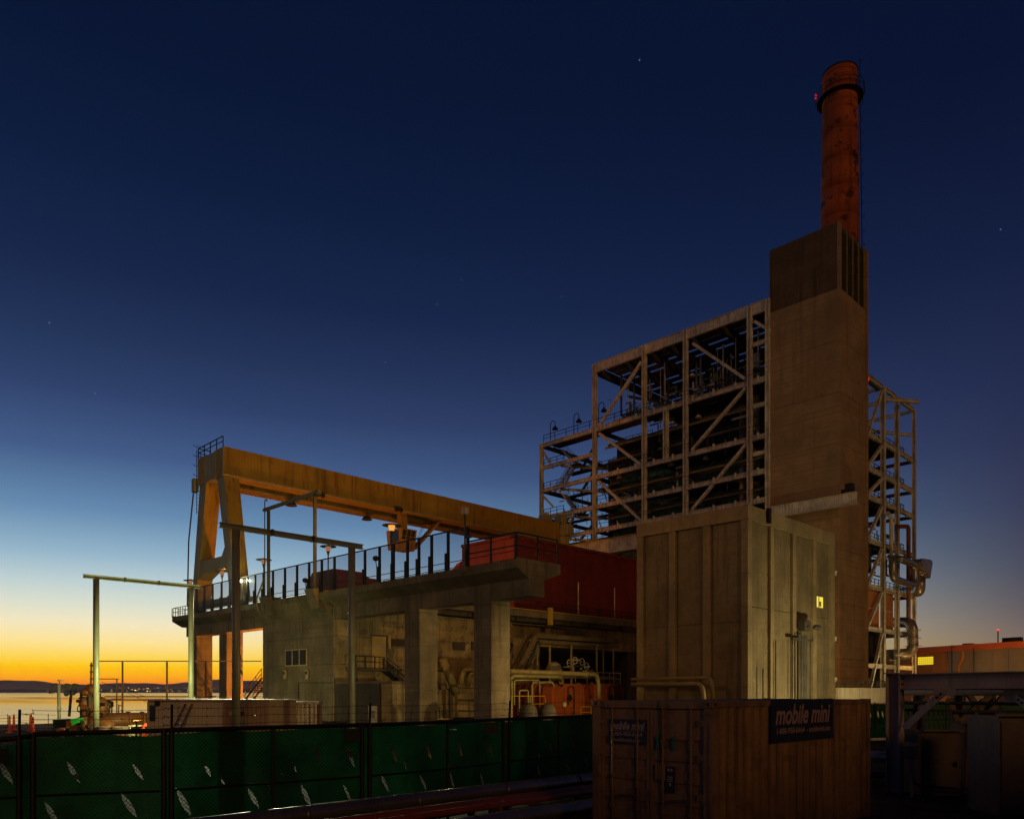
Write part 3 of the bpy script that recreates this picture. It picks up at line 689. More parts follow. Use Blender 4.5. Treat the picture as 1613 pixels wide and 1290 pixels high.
text_mesh('7', 1.9, PY(800.5, 1031, YB) + Vector((0, -.002, 0)), 'y', M_BLACK, th, 'numeral', bold=.0, depth=.012)
# landing, stair and low block in front of the door
ld = thing('door_landing', (dx0, YB-1, 3.9), 'steel landing with rails and short stair at the cream door', 'landing')
lx0 = Xat(560, YB-1.4); lx1 = Xat(632, YB-1.4)
MB().box(lx0, lx1, YB-1.5, YB-.15, dz0-.25, dz0-.02).build('platform', M_STEELD, ld)
railing(MB(), [(lx0, YB-1.45, dz0), (Xat(605, YB-1.45), YB-1.45, dz0)], 1.1, 1.2, .04).build('railing', M_RAIL, ld)
sm = MB()
a = Vector((Xat(607, YB-1.0), YB-1.0, dz0)); b = a + Vector((3.6, 0, -2.2))
for dy in (-.4, .4): sm.bar(a+Vector((0,dy,0)), b+Vector((0,dy,0)), .06, .25)
for i in range(1, 11): q = a.lerp(b, i/11); sm.box(q.x-.13, q.x+.13, q.y-.38, q.y+.38, q.z-.02, q.z+.02)
sm.build('stair', M_STEELD, ld)
sm = MB()
for dy in (-.4, .4):
    for hh in (.5, 1.0): sm.bar(a+Vector((0,dy,hh)), b+Vector((0,dy,hh)), .045)
    for i in range(4): q = a.lerp(b, i/3)+Vector((0,dy,0)); sm.bar(q, q+Z3, .045)
sm.build('stair_railing', M_RAIL, ld)
for xx in (lx0+.2, lx1-.3): MB().bar((xx, YB-1.3, 0), (xx, YB-1.3, dz0-.26), .12).build('support_post', M_STEELD, ld)
lb = thing('low_block', (41, 60, 0), 'low concrete annex with flat top in front of the door wall', 'annex')
bx1 = 45.3; by0 = Yat(599.5, 40.25)
MB().box(40.25, bx1, by0, YB-.16, 0, 3.55).build('wall', M_CONCD, lb)
MB().box(40.22, bx1+.03, by0-.03, YB-.16, 3.552, 3.72).build('coping', M_CONC, lb)
pgrid(by0+.05, YB-.2, .05, 3.5, 2, 1, 40.25, 'x', M_CONCD, lb, th_=.05)
pgrid(40.3, bx1-.05, .05, 3.5, 3, 1, by0, 'y', M_CONCY, lb, th_=.05)
f = MB().box(bx1-1.5, bx1-.2, by0-.06, by0-.052, 1.6, 2.6).build('vent', M_BLACK, lb)
for k in range(5): MB().bar((bx1-1.45, by0-.09, 1.7+k*.2), (bx1-.25, by0-.09, 1.7+k*.2), .05, .08).build('slat', M_STEELD, f)
# red and white notice board
nb = thing('notice_board', PX(587, 1135, 39.7), 'small pale notice board with red panel before the low annex', 'sign')
q = PX(587, 1125, 39.6); MB().box(39.55, 39.65, q.y-.6, q.y+.6, q.z-1.6, q.z+.75).build('board', M_TRAILER, nb)
MB().box(39.53, 39.549, q.y-.35, q.y+.35, q.z-.3, q.z+.35).build('red_panel', M_REDL, nb)

# turbine deck slab and its handrail
td = thing('turbine_floor', (60, 62, 11), 'concrete floor slab edge running under the red hall', 'floor slab')
for a, b in zip((43.7, 50, 56.5, 63, 69.5, 76, 82.5), (50, 56.5, 63, 69.5, 76, 82.5, 90)):
    MB().box(a+.01, b-.01, 61.8, YB2, 11.35, 12.1).build('slab', M_CONC, td)
    MB().box(a+.2, b-.2, 62.4, 63.5, 10.85, 11.34).build('corbel', M_CONCD, td)
railing(MB(), [(54, 61.95, 12.1), (89, 61.95, 12.1)], 1.1, 2.4, .035, toe=True).build('railing', M_RAIL, td)
MB().bar((50, 61.7, 12.15), (89, 61.7, 12.15), .09).build('yellow_pipe', M_LINE, td)
q = Xat(867, 61.6); MB().box(q-.3, q+.3, 61.45, 61.78, 10.6, 12.6).build('hatch_post', M_LINE, td)
for px_ in (911, 968): q = Xat(px_, 62.1); MB().bar((q, 62.1, 12.1), (q, 62.1, 16.2), .10).build('vent_pipe', M_STEEL, td)

# ================================================================== RED ENCLOSURE
rh = thing('red_hall', (66, 66, 12.1), 'large blank red metal clad hall on the turbine floor beside the boiler', 'hall')
RX0, RX1, RY0, RY1, RZ0, RZ1 = 66.4, 92.0, 66.0, 75.4, 12.105, 21.2
MB().box(RX0, RX1, RY0, RY1, RZ0, RZ1-.02).build('body', M_DKRED, rh)
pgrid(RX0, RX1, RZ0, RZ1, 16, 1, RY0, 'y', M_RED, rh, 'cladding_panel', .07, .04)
pgrid(RY0, RY1, RZ0, RZ1, 6, 1, RX0, 'x', M_RED_LIT, rh, 'cladding_panel', .07, .04)
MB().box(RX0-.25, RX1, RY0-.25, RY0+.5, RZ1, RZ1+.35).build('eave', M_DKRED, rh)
MB().box(RX0-.25, RX0+.5, RY0+.51, RY1, RZ1, RZ1+.35).build('eave', M_RED_LIT, rh)
MB().box(RX0+.51, RX1, RY0+.51, RY1, RZ1-.015, RZ1+.2).build('roof', M_DKRED, rh)
pts = [(RY1+.02, 12.11), (RY1+2.2, 12.11), (RY1+2.1, 18.6), (RY1+1.2, 19.3), (RY1+.02, 19.6)]
MB().prism(pts, 'x', RX0+.1, RX0+9).build('rounded_end', M_RED_LIT, rh)
MB().box(Xat(862, RY0)-1.6, Xat(862, RY0)+1.6, RY0-.12, RY0-.072, 14.2, 16.6).build('opening', M_BLACK, rh) if False else None
xo = Yat(822, RX0); MB().box(RX0-.12, RX0-.072, RY0+.8, RY0+3.0, 13.6, 16.8).build('doorway', M_BLACK, rh)
for k in range(12): x = RX0+1+k*2.1; MB().box(x-.3, x+.3, RY0-.32, RY0-.26, RZ1-.25, RZ1-.02).build('bracket', M_DKRED, rh)
# red machines on the deck
ms_ = thing('red_machine_cover', (46, 70, 12.1), 'dull red machine cover with chamfered top behind the deck fence', 'machine')
xq0 = Xat(515, 71.5); xq1 = Xat(596, 71.5)
MB().prism([(69.5, 12.11), (69.5, 14.6), (70.2, 15.5), (74.5, 15.5), (75, 14.8), (75, 12.11)], 'x', xq0, xq0+3.6).build('cover', M_DKRED, ms_)
MB().prism([(69.8, 12.11), (69.8, 14.4), (70.4, 15.0), (74.3, 15.0), (74.8, 14.4), (74.8, 12.11)], 'x', xq0+3.7, xq1-.5).build('cover', M_DKRED, ms_)
MB().box(xq0-.05, xq0-.01, 70.6, 71.8, 13.9, 14.5).build('name_plate', M_STEELD, ms_)
MB().lathe((xq0+5, 72, 15.0), [(.5, 0), (.5, .3), (.2, .45)], 12).build('cap', M_DKRED, ms_)
ms2 = thing('low_red_machine', (52, 71, 12.1), 'low red machinery with pipes between taller red cover and hall', 'machine')
xa_, xb_ = Xat(600, 71.5), Xat(697, 71.5)
MB().box(xa_, xa_+3.2, 70, 74, 12.11, 13.9).build('casing', M_DKRED, ms2, bevel=.15)
MB().lathe((xa_+3.4, 72, 13.0), [(.9, 0), (1.0, .1), (1.0, xb_-xa_-3.8), (.8, xb_-xa_-3.6)], 18, 'x').build('cylinder', M_DKRED, ms2, smooth=True)
MB().tube(bend([(xa_+2, 71, 13.9), (xa_+2, 71, 14.4), (xa_+5.5, 71, 14.4), (xa_+5.5, 71, 13.8)], .3), .1, 8).build('pipe', M_STEELD, ms2)

# ================================================================== PROCESS YARD in front of the turbine block
cd = thing('condenser_box', (58, 52, 0), 'orange ribbed waterbox with rounded shoulders left of its twin', 'condenser', 'orange waterboxes')
def wbox(root, x0, x1, y0, y1, zt):
    w = x1-x0; r = .8
    pr = [(x0, 0.3), (x0, zt-r)] + [(x0+r-r*math.cos(t_), zt-r+r*math.sin(t_)) for t_ in (math.pi/8*k for k in range(1, 5))] + \
         [(x1-r+r*math.sin(t_), zt-r+r*math.cos(t_)) for t_ in (math.pi/8*k for k in range(0, 4))] + [(x1, zt-r), (x1, 0.3)]
    MB().prism(pr, 'y', y0+.35, y0+1.6).build('cover', M_ORNG, root)
    pr2 = [(x0 + (a-x0)*.9 + w*.05, b*.96) for a, b in pr]
    MB().prism(pr2, 'y', y0+1.62, y1).build('shell', M_DKRED, root)
    for k in range(4):
        y = y0+1.9+k*1.05; MB().prism(pr, 'y', y, y+.16).build('rib', M_ORNG if k < 2 else M_DKRED, root)
    for k in range(4):
        x = x0+.45+(w-.9)*k/3; MB().box(x-.05, x+.05, y0+.12, y0+.348, .5, zt-.45).build('stiffener', M_ORNG, root)
    for zz in (1.0, 2.2): MB().box(x0+.3, x1-.3, y0+.18, y0+.347, zz-.05, zz+.05).build('stiffener', M_ORNG, root)
    for x in (x0+.25, x1-.4):
        MB().lathe((x, y0+.9, zt-.05), [(.2, 0), (.2, .12), (.08, .2)], 10).build('lifting_boss', M_ORNG, root)
    MB().tube(bend([(x0+w*.45, y0+.1, 1.4), (x0+w*.45, y0+.1, zt-.3), (x0+w*.62, y0+.1, zt-.3), (x0+w*.62, y0+.1, .5)], .25), .05, 6).build('hose', M_BLACK, root)
    MB().lathe((x0+w*.5, y0+.12, zt*.60), [(.12, 0), (.36, .02), (.36, .12), (.1, .22)], 12, 'y').build('flange', M_BLACK, root)
    MB().lathe((x0+w*.33, y0+.02, zt*.42), [(.05, 0), (.28, .04), (.28, .12)], 12, 'y').build('gauge', M_TRAILER, root)
wbox(cd, Xat(873, 52), Xat(925, 52), 52, 58.5, Zat(1077, 58, 52)+.05)
c2 = thing('condenser_box', (65, 52, 0), 'orange waterbox with rounded shoulders half hidden by tan container', 'condenser', 'orange waterboxes')
wbox(c2, Xat(940, 52), Xat(987, 52), 52, 58.5, Zat(1077, 64, 52)+.05)
c3 = thing('dark_waterbox', (52, 54, 0), 'dark red ribbed vessel behind the orange waterbox on the left', 'condenser')
x0_ = Xat(845, 56); x1_ = Xat(872, 56)
for k in range(5): MB().box(x0_+k*.62, x0_+k*.62+.5, 55.5+k*.1, 60, .2, 3.6-.1*(k % 2)).build('rib_section', M_DKRED, c3, bevel=.06)
MB().box(x0_-.3, x1_+.3, 56, 60, 0, .19).build('base', M_CONCD, c3)
def pipe(name, label, pts, r, m=M_PIPEY, bendr=.5, cat='pipe', flanges=(), grp=None, seg=10, root=None):
    pts = [Vector(p) for p in pts]
    rt = root or thing(name, pts[0], label, cat, grp)
    MB().tube(bend(pts, bendr), r, seg).build('pipe' if not root else name, m, rt, smooth=True)
    for i, t_ in flanges:
        a, b = pts[i], pts[i+1]; c = a.lerp(b, t_); d = (b-a).normalized()*.06
        MB().tube([c-d, c+d], r*1.5, seg).build('flange', m, rt)
    return rt
Yp = 50.5
pipe('yellow_main_pipe', 'thick pale yellow pipe running right over the waterboxes then bending down', [PY(803, 1057, Yp), PY(940, 1062, Yp), PY(943, 1078, Yp), PY(943, 1100, Yp)], .22, bendr=.7, flanges=((0, .2), (0, .55), (0, .86)))
pipe('yellow_lower_pipe', 'pale yellow pipe dropping into the left orange waterbox', [PY(805, 1130, Yp-.6), PY(805, 1064, Yp-.6), PY(884, 1066, Yp-.6), PY(884, 1080, Yp+2)], .17, bendr=.6, flanges=((1, .3), (2, .5)))
pipe('yellow_arch_pipe', 'thin yellow pipe arching over beside the dark vessel', [PY(838, 1125, Yp-1), PY(838, 1075, Yp-1), PY(870, 1074, Yp-1), PY(873, 1082, Yp-1)], .11, bendr=.4)
pipe('yellow_step_pipe', 'small stepped yellow pipe left of the dark vessel', [PY(818, 1128, Yp-1.4), PY(818, 1087, Yp-1.4), PY(832, 1087, Yp-1.4), PY(832, 1115, Yp-1.4), PY(840, 1115, Yp-1.4)], .07, bendr=.2)
pipe('yellow_header_pipe', 'narrow yellow header pipe under the lower pipe with drops', [PY(810, 1110, Yp-1.2), PY(810, 1071, Yp-1.2), PY(850, 1071, Yp-1.2), PY(850, 1092, Yp-1.2)], .08, bendr=.25)
pipe('sloping_pipe', 'leaning pale yellow pipe with cut open end against the block wall', [PY(697, 1038, 60.5), PY(719, 1093, 60.5)], .42, bendr=.1, seg=14)
pipe('looped_pipe', 'pale yellow looped pipe emerging from behind second column', [PY(727, 1078, 62.2), PY(729, 1055, 62.2), PY(760, 1053, 62.2)], .30, bendr=1.0, seg=12)
pipe('inner_looped_pipe', 'smaller pale pipe loop inside the larger loop at the column', [PY(738, 1080, 61.2), PY(740, 1062, 61.2), PY(762, 1060, 61.2)], .22, bendr=.8, seg=12)
for k, (py_, lab) in enumerate(((1083, 'uppermost thin wall pipe between the two columns'), (1102, 'thicker dark wall pipe below the sloping pipe'), (1119, 'lowest thin wall pipe just above the fence top'))):
    pipe('wall_pipe', lab, [PY(724, py_, 63.3), PY(775, py_+1, 63.3)], (.05, .11, .07)[k], M_STEELD, grp=None)
pipe('short_wall_pipe', 'short dark pipe stub on wall right of first column', [PY(685, 1056, 63.2), PY(702, 1057, 63.2)], .10, M_STEELD)
cw = thing('condensate_cabinet', PY(700, 1100, 60), 'mottled pale concrete cabinet beside dark post at first column', 'cabinet')
q0, q1 = Xat(684, 60.8), Xat(707.5, 60.8)
MB().box(q0, q1, 60.8, 63.4, 0, Zat(1088, q0, 60.8)).build('cabinet', M_CONCY, cw, bevel=.05)
MB().box(q1+.03, q1+.4, 60.7, 61.2, 0, Zat(1084, q1, 60.8)).build('post', M_STEELD, cw)
f = MB().box(q0+.2, q1-.2, 60.74, 60.79, 1.0, 3.0).build('door', M_CONCY, cw)
fv = thing('valve_manifold', PY(700, 1130, 46), 'small blue grey valve manifold just above the fence before first column', 'valves')
for px_ in (692, 700, 703): 
    q = PY(px_, 1122, 50); MB().bar((q.x, 50, 0), (q.x, 50, q.z+(.5 if px_ == 692 else .1)), .09).build('riser', M_STEELD, fv)
MB().bar(PY(689, 1132, 50), PY(708, 1132, 50), .1).build('header', M_LINE, fv)
MB().bar(PY(689, 1114, 50), PY(695, 1114, 50), .07).build('handle', M_STEELD, fv)
# boulder-like tarp covered drums
for k, (px_, lab) in enumerate(((832, 'left one of two dark tarp covered drums at the fence'), (862, 'right one of two dark tarp covered drums at the fence'))):
    y = 42; x = Xat(px_, y); zt = Zat(1108, x, y)
    r = thing('covered_drum', (x, y, 0), lab, 'drum', 'tarp covered drums')
    MB().lathe((x, y, 0), [(.72, 0), (.74, zt*.5), (.66, zt*.8), (.50, zt*.94), (.2, zt)], 14).build('tarp', M_CONCD, r, smooth=True)
    MB().tube(arc((x, y, zt*.62), .755, 0, 2*math.pi, 14, (1,0,0), (0,1,0))[:-1], .02, 5, closed=True).build('strap', M_BLACK, r)
    MB().lathe((x, y, zt-.02), [(.2, 0), (.15, .08)], 8).build('cap', M_BLACK, r)
hr = thing('yellow_handrail', PY(850, 1100, 49), 'yellow tube handrail around the pit left of waterboxes', 'handrail')
mbx = MB(); a, b, c = PY(806, 1096, 48.6), PY(858, 1096, 48.6), PY(860, 1108, 48.6)
mbx.tube([a, b, c, (c.x, c.y, .2)], .035, 6); mbx.tube([PY(835, 1108, 48.6), c], .035, 6)
for px_ in (806, 835): q = PY(px_, 1096, 48.6); mbx.tube([q, (q.x, q.y, 0)], .035, 6)
mbx.build('rail', M_LINE, hr)
hg = thing('yellow_hand_gate', PY(920, 1120, 50), 'small square yellow gate in front of the waterbox corner', 'gate')
a, b = PY(915, 1113, 50), PY(931, 1113, 50)
mbx = MB(); z1 = a.z; z0 = a.z-1.0
for p_, q_ in (((a.x, 50, 0), (a.x, 50, z1)), ((b.x, 50, 0), (b.x, 50, z1)), ((a.x, 50, z1), (b.x, 50, z1)), ((a.x, 50, z0+.45), (b.x, 50, z0+.45)), ((a.x, 50, z0), (b.x, 50, z0))): mbx.bar(p_, q_, .05)
mbx.build('frame', M_LINE, hg)
# covered conveyor / pipe bridge: slanting twin beam then level beams
cv = thing('pipe_bridge', PY(840, 1000, 57), 'dark slanting twin beam bridge rising then running level before the wall', 'pipe bridge')
for k, dy in enumerate((0, 1.3)):
    a = PY(813, 1062, 57); b = PY(845, 1001, 57); c = PY(975, 1010, 57)
    off = Vector((0, dy, 0))
    MB().ibeam(a+off, b+off, .30, .55).build('inclined_beam', M_STEELB, cv)
    MB().ibeam(b+off+Vector((.1,0,0)), c+off, .30, .5).build('level_beam', M_STEELB, cv)
    a2 = a+Vector((.9, 0, -.2)); b2 = PY(850, 1010, 57); c2_ = PY(975, 1018, 57)
    MB().ibeam(a2+off, b2+off, .25, .4).build('inclined_beam', M_STEELD, cv)
    MB().ibeam(b2+off, c2_+off, .25, .4).build('level_beam', M_STEELB, cv)
MB().bar(PY(846, 1005, 57.65), PY(975, 1013, 57.65), 1.0, .06).build('decking', M_STEELD, cv)
for k in range(9): q = PY(816, 1058, 57.65).lerp(PY(845, 1004, 57.65), k/8); MB().box(q.x-.05, q.x+.3, 57.1, 58.2, q.z-.04, q.z+.02).build('tread', M_STEELD, cv)
for px_ in (846, 866, 900, 940): q = PY(px_, 1015, 57); MB().bar((q.x, 57, 3.0), (q.x, 57, q.z), .16).build('leg', M_PIPEY, cv)
MB().bar(PY(832, 1062, 57), PY(846, 1020, 57), .12).build('brace', M_PIPEY, cv)
MB().bar(PY(803, 1061, 56.6), PY(968, 1068, 56.6), .25, .35).build('lower_beam', M_STEELB, cv)
dm = thing('white_domed_vessel', PY(872, 1052, 58.5), 'small white domed vessel under the pipe bridge', 'vessel')
q = PY(872.5, 1052, 58.6); MB().lathe((q.x, q.y, q.z-1.0), [(.5, 0), (.95, .5), (.98, .9), (.7, 1.45), (.25, 1.7)], 16).build('dome', M_TUB, dm, smooth=True)
MB().lathe((q.x, q.y, 0), [(.5, 0), (.5, q.z-1.0)], 12).build('skirt', M_STEELD, dm)
vv = thing('valve_cluster', PY(910, 1045, 58), 'tangle of grey valves and handwheels under the bridge', 'valves')
rc = random.Random(3)
for k in range(16):
    q = PY(rc.uniform(893, 930), rc.uniform(1036, 1060), 57+rc.uniform(.3, 2)); d = rc.choice([Vector((1,0,0)), Vector((0,0,1)), Vector((0,1,0))])
    L = rc.uniform(.5, 1.6); MB().tube([q-d*L/2, q+d*L/2], rc.uniform(.06, .16), 8).build('valve_pipe', M_STEEL if k % 2 else M_STEELD, vv)
for px_, py_ in ((897, 1044), (906, 1040), (917, 1042), (924, 1049)):
    q = PY(px_, py_, 57.2); MB().tube(arc(q, .38, 0, 2*math.pi, 12, (1,0,0), (0,0,1))[:-1], .05, 5, closed=True).build('handwheel', M_STEEL, vv)
    MB().bar(q-Vector((.36,0,0)), q+Vector((.36,0,0)), .05).build('spoke', M_STEEL, vv); MB().tube([q, q+Vector((0,1.2,0))], .05, 6).build('stem', M_STEELD, vv)
MB().box(PY(928, 1050, 57).x-.12, PY(928, 1050, 57).x+.12, 56.8, 57, Zat(1066, 63, 57), Zat(1053, 63, 57)).build('orange_valve', M_ORNG, vv)
# raised process walkway behind boxes
pw = thing('process_walkway', PY(930, 1060, 59), 'dark railed walkway behind the waterboxes', 'walkway')
a, b = PY(885, 1078, 59.5), PY(975, 1079, 59.5)
MB().box(a.x, b.x, 59.3, 60.3, a.z-.2, a.z).build('floor', M_STEELD, pw)
railing(MB(), [(a.x, 59.3, a.z), (b.x, 59.3, a.z)], 1.5, 2.0, .04).build('railing', M_STEEL, pw)
for px_ in (950, 966): q = PY(px_, 1000, 60); MB().bar((q.x, 60, 0), (q.x, 60, 9), .18).build('post', M_PIPEY, pw)

# ================================================================== BOILER HOUSE STEEL FRAME
XF = 100.0
fy = {p: Yat(p, XF) for p in (853, 937, 1015, 1049, 1080, 1181, 1212)}
LV = [22.0, 29.0, 32.9, 37.7, 45.5, 55.4]
YS = fy[1212]
bf = thing('boiler_steelwork', (XF, 65, 0), 'tall open steel frame of the boiler house with floors and braces', 'steel structure')
def colm(x, y, z0, z1, w=.62):
    return MB().ibeam((x, y, z0), (x, y, z1), w, w, .09).build('column', M_STEEL, bf)
front = [fy[937], fy[1015], fy[1080], fy[1181], YS+.2]
for y in front: colm(XF, y, 0, 56.2)
colm(XF, fy[853], 0, 45.9, .56)
for x in (114, 128):
    colm(x, fy[937], 0, 56, .5); colm(x, fy[1080], 0, 56, .5)
colm(114, fy[853], 0, 45.9, .5)
MB().ibeam((XF, fy[1049], 37.8), (XF, fy[1049], 45.2), .8, .6, .1).build('column', M_STEEL, bf)
# floor girders on the front face
def gird(x, ya, yb, z, h=.7, w=.4, m=M_STEEL): return MB().ibeam((x, ya, z), (x, yb, z), w, h, .07).build('girder', m, bf)
for z in LV:
    ys_ = front[:]
    if z < 50: ys_ = [fy[853]] + ys_
    for a, b in zip(ys_[:-1], ys_[1:]): gird(XF, a-.32, b+.32, z if z < 50 else 55.5, 1.5 if z > 50 else .68)
gird(XF, fy[853]-.4, fy[937]+.46, 41.6, .6)
for z in (41.5, 34.9): gird(XF, fy[1181]-.46, YS+.6, z+.6, .5)
gird(XF, fy[1181]-.46, YS+.6, 50.6, .5)
def brace(a, b, w=.5, root=None, x=XF): return MB().ibeam(PX(*a, x), PX(*b, x), w, w, .08, up=Vector((1, 0, 0))).build('brace', M_STEEL, root or bf)
K5 = lambda u, v: (840 + u/3.225, 460 + v/3.225)
for a, b in (((550,355),(335,680)), ((335,718),(550,878)), ((335,962),(550,1162)), ((812,262),(1075,440)), ((1080,488),(805,805)), ((1085,770),(805,1108)), ((50,808),(100,895)), ((1125,150),(1208,200)), ((50,1035),(100,1090))):
    brace(K5(*a), K5(*b), .40 if b[0]-a[0] not in (50,) else .28)
# deep frame: side faces and roof
for z in LV[:-1]:
    for y in (fy[853], fy[937]): MB().ibeam((XF+.4, y, z), (128, y, z), .4, .6, .06).build('cross_girder', M_STEELD, bf)
for y in (fy[937], (fy[937]+fy[1015])/2, fy[1015], (fy[1015]+fy[1080])/2, fy[1080], (fy[1080]+fy[1181])/2, fy[1181], YS+.2):
    MB().ibeam((XF+.4, y, 55.2), (140, y, 55.2), .4, 1.3, .06).build('roof_girder', M_STEELD, bf)
for k in range(16):
    x = XF+2.5+k*2.2
    MB().box(x, x+(1.45 if k % 3 else 1.95), YS, fy[937]-.2, 56.0, 56.12).build('roof_plank', M_STEELD, bf)
# sloping dark apron under the roof at the left end
MB().prism([(fy[937]-.6, 52.8), (fy[937]-.6, 53.2), (fy[1080], 46.4), (fy[1080], 46.0)], 'x', 108, 109).build('apron_beam', M_STEELD, bf)
# gratings
for z, y0_ in ((29.0, fy[853]), (32.9, fy[853]), (37.7, fy[853]), (45.5, fy[853])):
    MB().box(XF+.3, XF+4.2, YS+.5, y0_-.4 if z > 40 else fy[937]-.5, z+.43, z+.5).build('floor', M_STEELD, bf)
    MB().box(XF+4.3, 112, (YS+.5), fy[1015]-.5, z+.43, z+.5).build('floor', M_DARK, bf)
    rl = MB(); railing(rl, [(XF-.1, (y0_ if z > 40 else fy[937])-.6, z+.5), (XF-.1, YS+.6, z+.5)], 1.15, 2.6, .04); rl.build('railing', M_RAIL, bf)
    for k in range(9):   # toe clips and hung pipes
        y = YS+1.5+k*(fy[937]-YS-3)/8; MB().box(XF-.42, XF-.26, y-.15, y+.15, z-.35, z+.55).build('clip', M_STEEL, bf)
for z in (31.0, 35.4, 42.6, 27.6):
    rr = random.Random(int(z*10))
    MB().tube([(XF+1.5, YS+1, z), (XF+1.5, fy[937]-1, z)], .16, 8).build('service_pipe', M_PIPEY, bf)
    MB().tube([(XF+2.6, YS+1, z+.5), (XF+2.6, fy[937]-1, z+.5)], .28, 8).build('service_pipe', M_STEELD, bf)
for k in range(64):
    rr = random.Random(k); y = rr.uniform(YS+1, fy[937]-2); x = rr.uniform(XF+3, 116)
    z0 = 46.2 + max(0, (y-fy[1015])*.25)
    MB().tube([(x, y, z0), (x, y, 54.6)], rr.choice([.07, .10, .16]), 6).build('hanger_rod', M_STEEL if k % 3 else M_STEELD, bf)
for k in range(26):
    rr = random.Random(100+k); y = rr.uniform(YS+1, fy[1015]); z = rr.uniform(46.3, 48.4); x = rr.uniform(XF+5, 116)
    MB().tube([(x, y, z), (x+rr.uniform(-.5, .5), y+rr.uniform(2, 5), z)], rr.uniform(.15, .45), 8).build('header_pipe', M_STEELD, bf)
MB().box(106, 118, YS+1, fy[1049], 46.1, 47.6).build('header_casing', M_DARK, bf)
q = PX(1160, 482, 112); MB().tube([(112, q.y, 50), (112, q.y, 59.2)], .42, 12).build('vent_stack', M_BLACK, bf)
MB().tube([(112, q.y, 59.2), (112, q.y, 59.5)], .5, 12).build('vent_stack_cap', M_BLACK, bf)
q = PX(965, 760, 106); MB().tube([(106, q.y, 24), (106, q.y, 41.5)] , .75, 12).build('downcomer', M_STEELD, bf, smooth=True)
q = PX(1170, 760, 103); MB().tube([(103, q.y, 24), (103, q.y, 44)] , .5, 12).build('downcomer', M_INSUL, bf, smooth=True)
q = PX(1192, 760, 106); MB().tube([(106, q.y, 24), (106, q.y, 52)] , .5, 12).build('downcomer', M_STEEL, bf, smooth=True)
for k in range(190):
    rr = random.Random(900+k); y = rr.uniform(YS+1, fy[937]-1); z = rr.choice([rr.uniform(23, 45), rr.uniform(46.4, 49)]); x = rr.uniform(XF+.8, XF+5.5)
    d = rr.choice([Vector((0,1,0)), Vector((0,1,0)), Z3, Vector((1,0,0))]); L = rr.uniform(.8, 4.2 if d.y else 2.2)
    if y + d.y*L > fy[937]: continue
    p = Vector((x, y, z)); q = p + d*L; pts_ = [p, q]
    if rr.random() < .5: pts_.append(q + rr.choice([Z3, Vector((0,1,0)), Vector((1,0,0))])*rr.uniform(.5, 1.6))
    MB().tube(bend(pts_, .2, 2), rr.uniform(.05, .17), 6).build('service_pipe', rr.choice([M_STEEL, M_STEELD, M_PIPEY, M_STEELB, M_TEAL]), bf)
for z in (25.5, 31.2, 35.2, 40.5, 43.2):
    for a_, b_ in ((YS+1, fy[1181]-1), (fy[1181]+1, fy[1080]-1), (fy[1080]+1, fy[1015]-1), (fy[1015]+1, fy[937]-1)):
        MB().ibeam((XF+2.2, a_, z), (XF+2.2, b_, z+.0), .25, .35, .05).build('inner_girder', M_STEELB, bf)
        rl = MB(); railing(rl, [(XF+3.6, a_, z), (XF+3.6, b_, z)], 1.1, 1.3, .035); rl.build('inner_railing', M_STEELB, bf)
# smaller hanging lamps under floors
for px_, py_ in ((1100, 655), (1060, 665), (1112, 720), (1090, 590), (975, 750), (1057, 730)):
    q = PX(px_, py_, XF+1.2); MB().lathe((q.x, q.y, q.z-.3), [(.5, 0), (.4, .2), (.1, .5)], 10).build('hanging_lamp', M_STEEL, bf)
# crane runway beam along the front and lower structures
cb_ = thing('crane_runway_beam', (95, 60, 24), 'deep pale box beam along the boiler front carrying the far crane wheels', 'beam')
ya, yb = Yat(889, 97.5), Yat(1012, 97.5); z1 = Zat(861, 97.5, ya)
for k in range(6):
    a = ya + (yb-ya)*k/6; b = ya + (yb-ya)*(k+1)/6
    MB().box(97, 98.4, b+.01, a-.01, z1-2.2, z1-.15).build('beam_section', M_STEEL, cb_)
MB().box(96.8, 98.6, yb, ya, z1-.148, z1).build('rail_plate', M_LINE, cb_)
MB().box(96.8, 98.6, yb, ya, z1-2.36, z1-2.203).build('bottom_flange', M_STEEL, cb_)
for px_ in (900, 950, 1000): y = Yat(px_, 97.7); MB().box(97.2, 98.2, y-.5, y+.5, 0, z1-2.365).build('pier', M_STEELD, cb_)
MB().bar((97.7, Yat(925, 97.7), 18), (97.7, Yat(955, 97.7), z1-2.5), .6).build('knee_brace', M_STEEL, cb_)
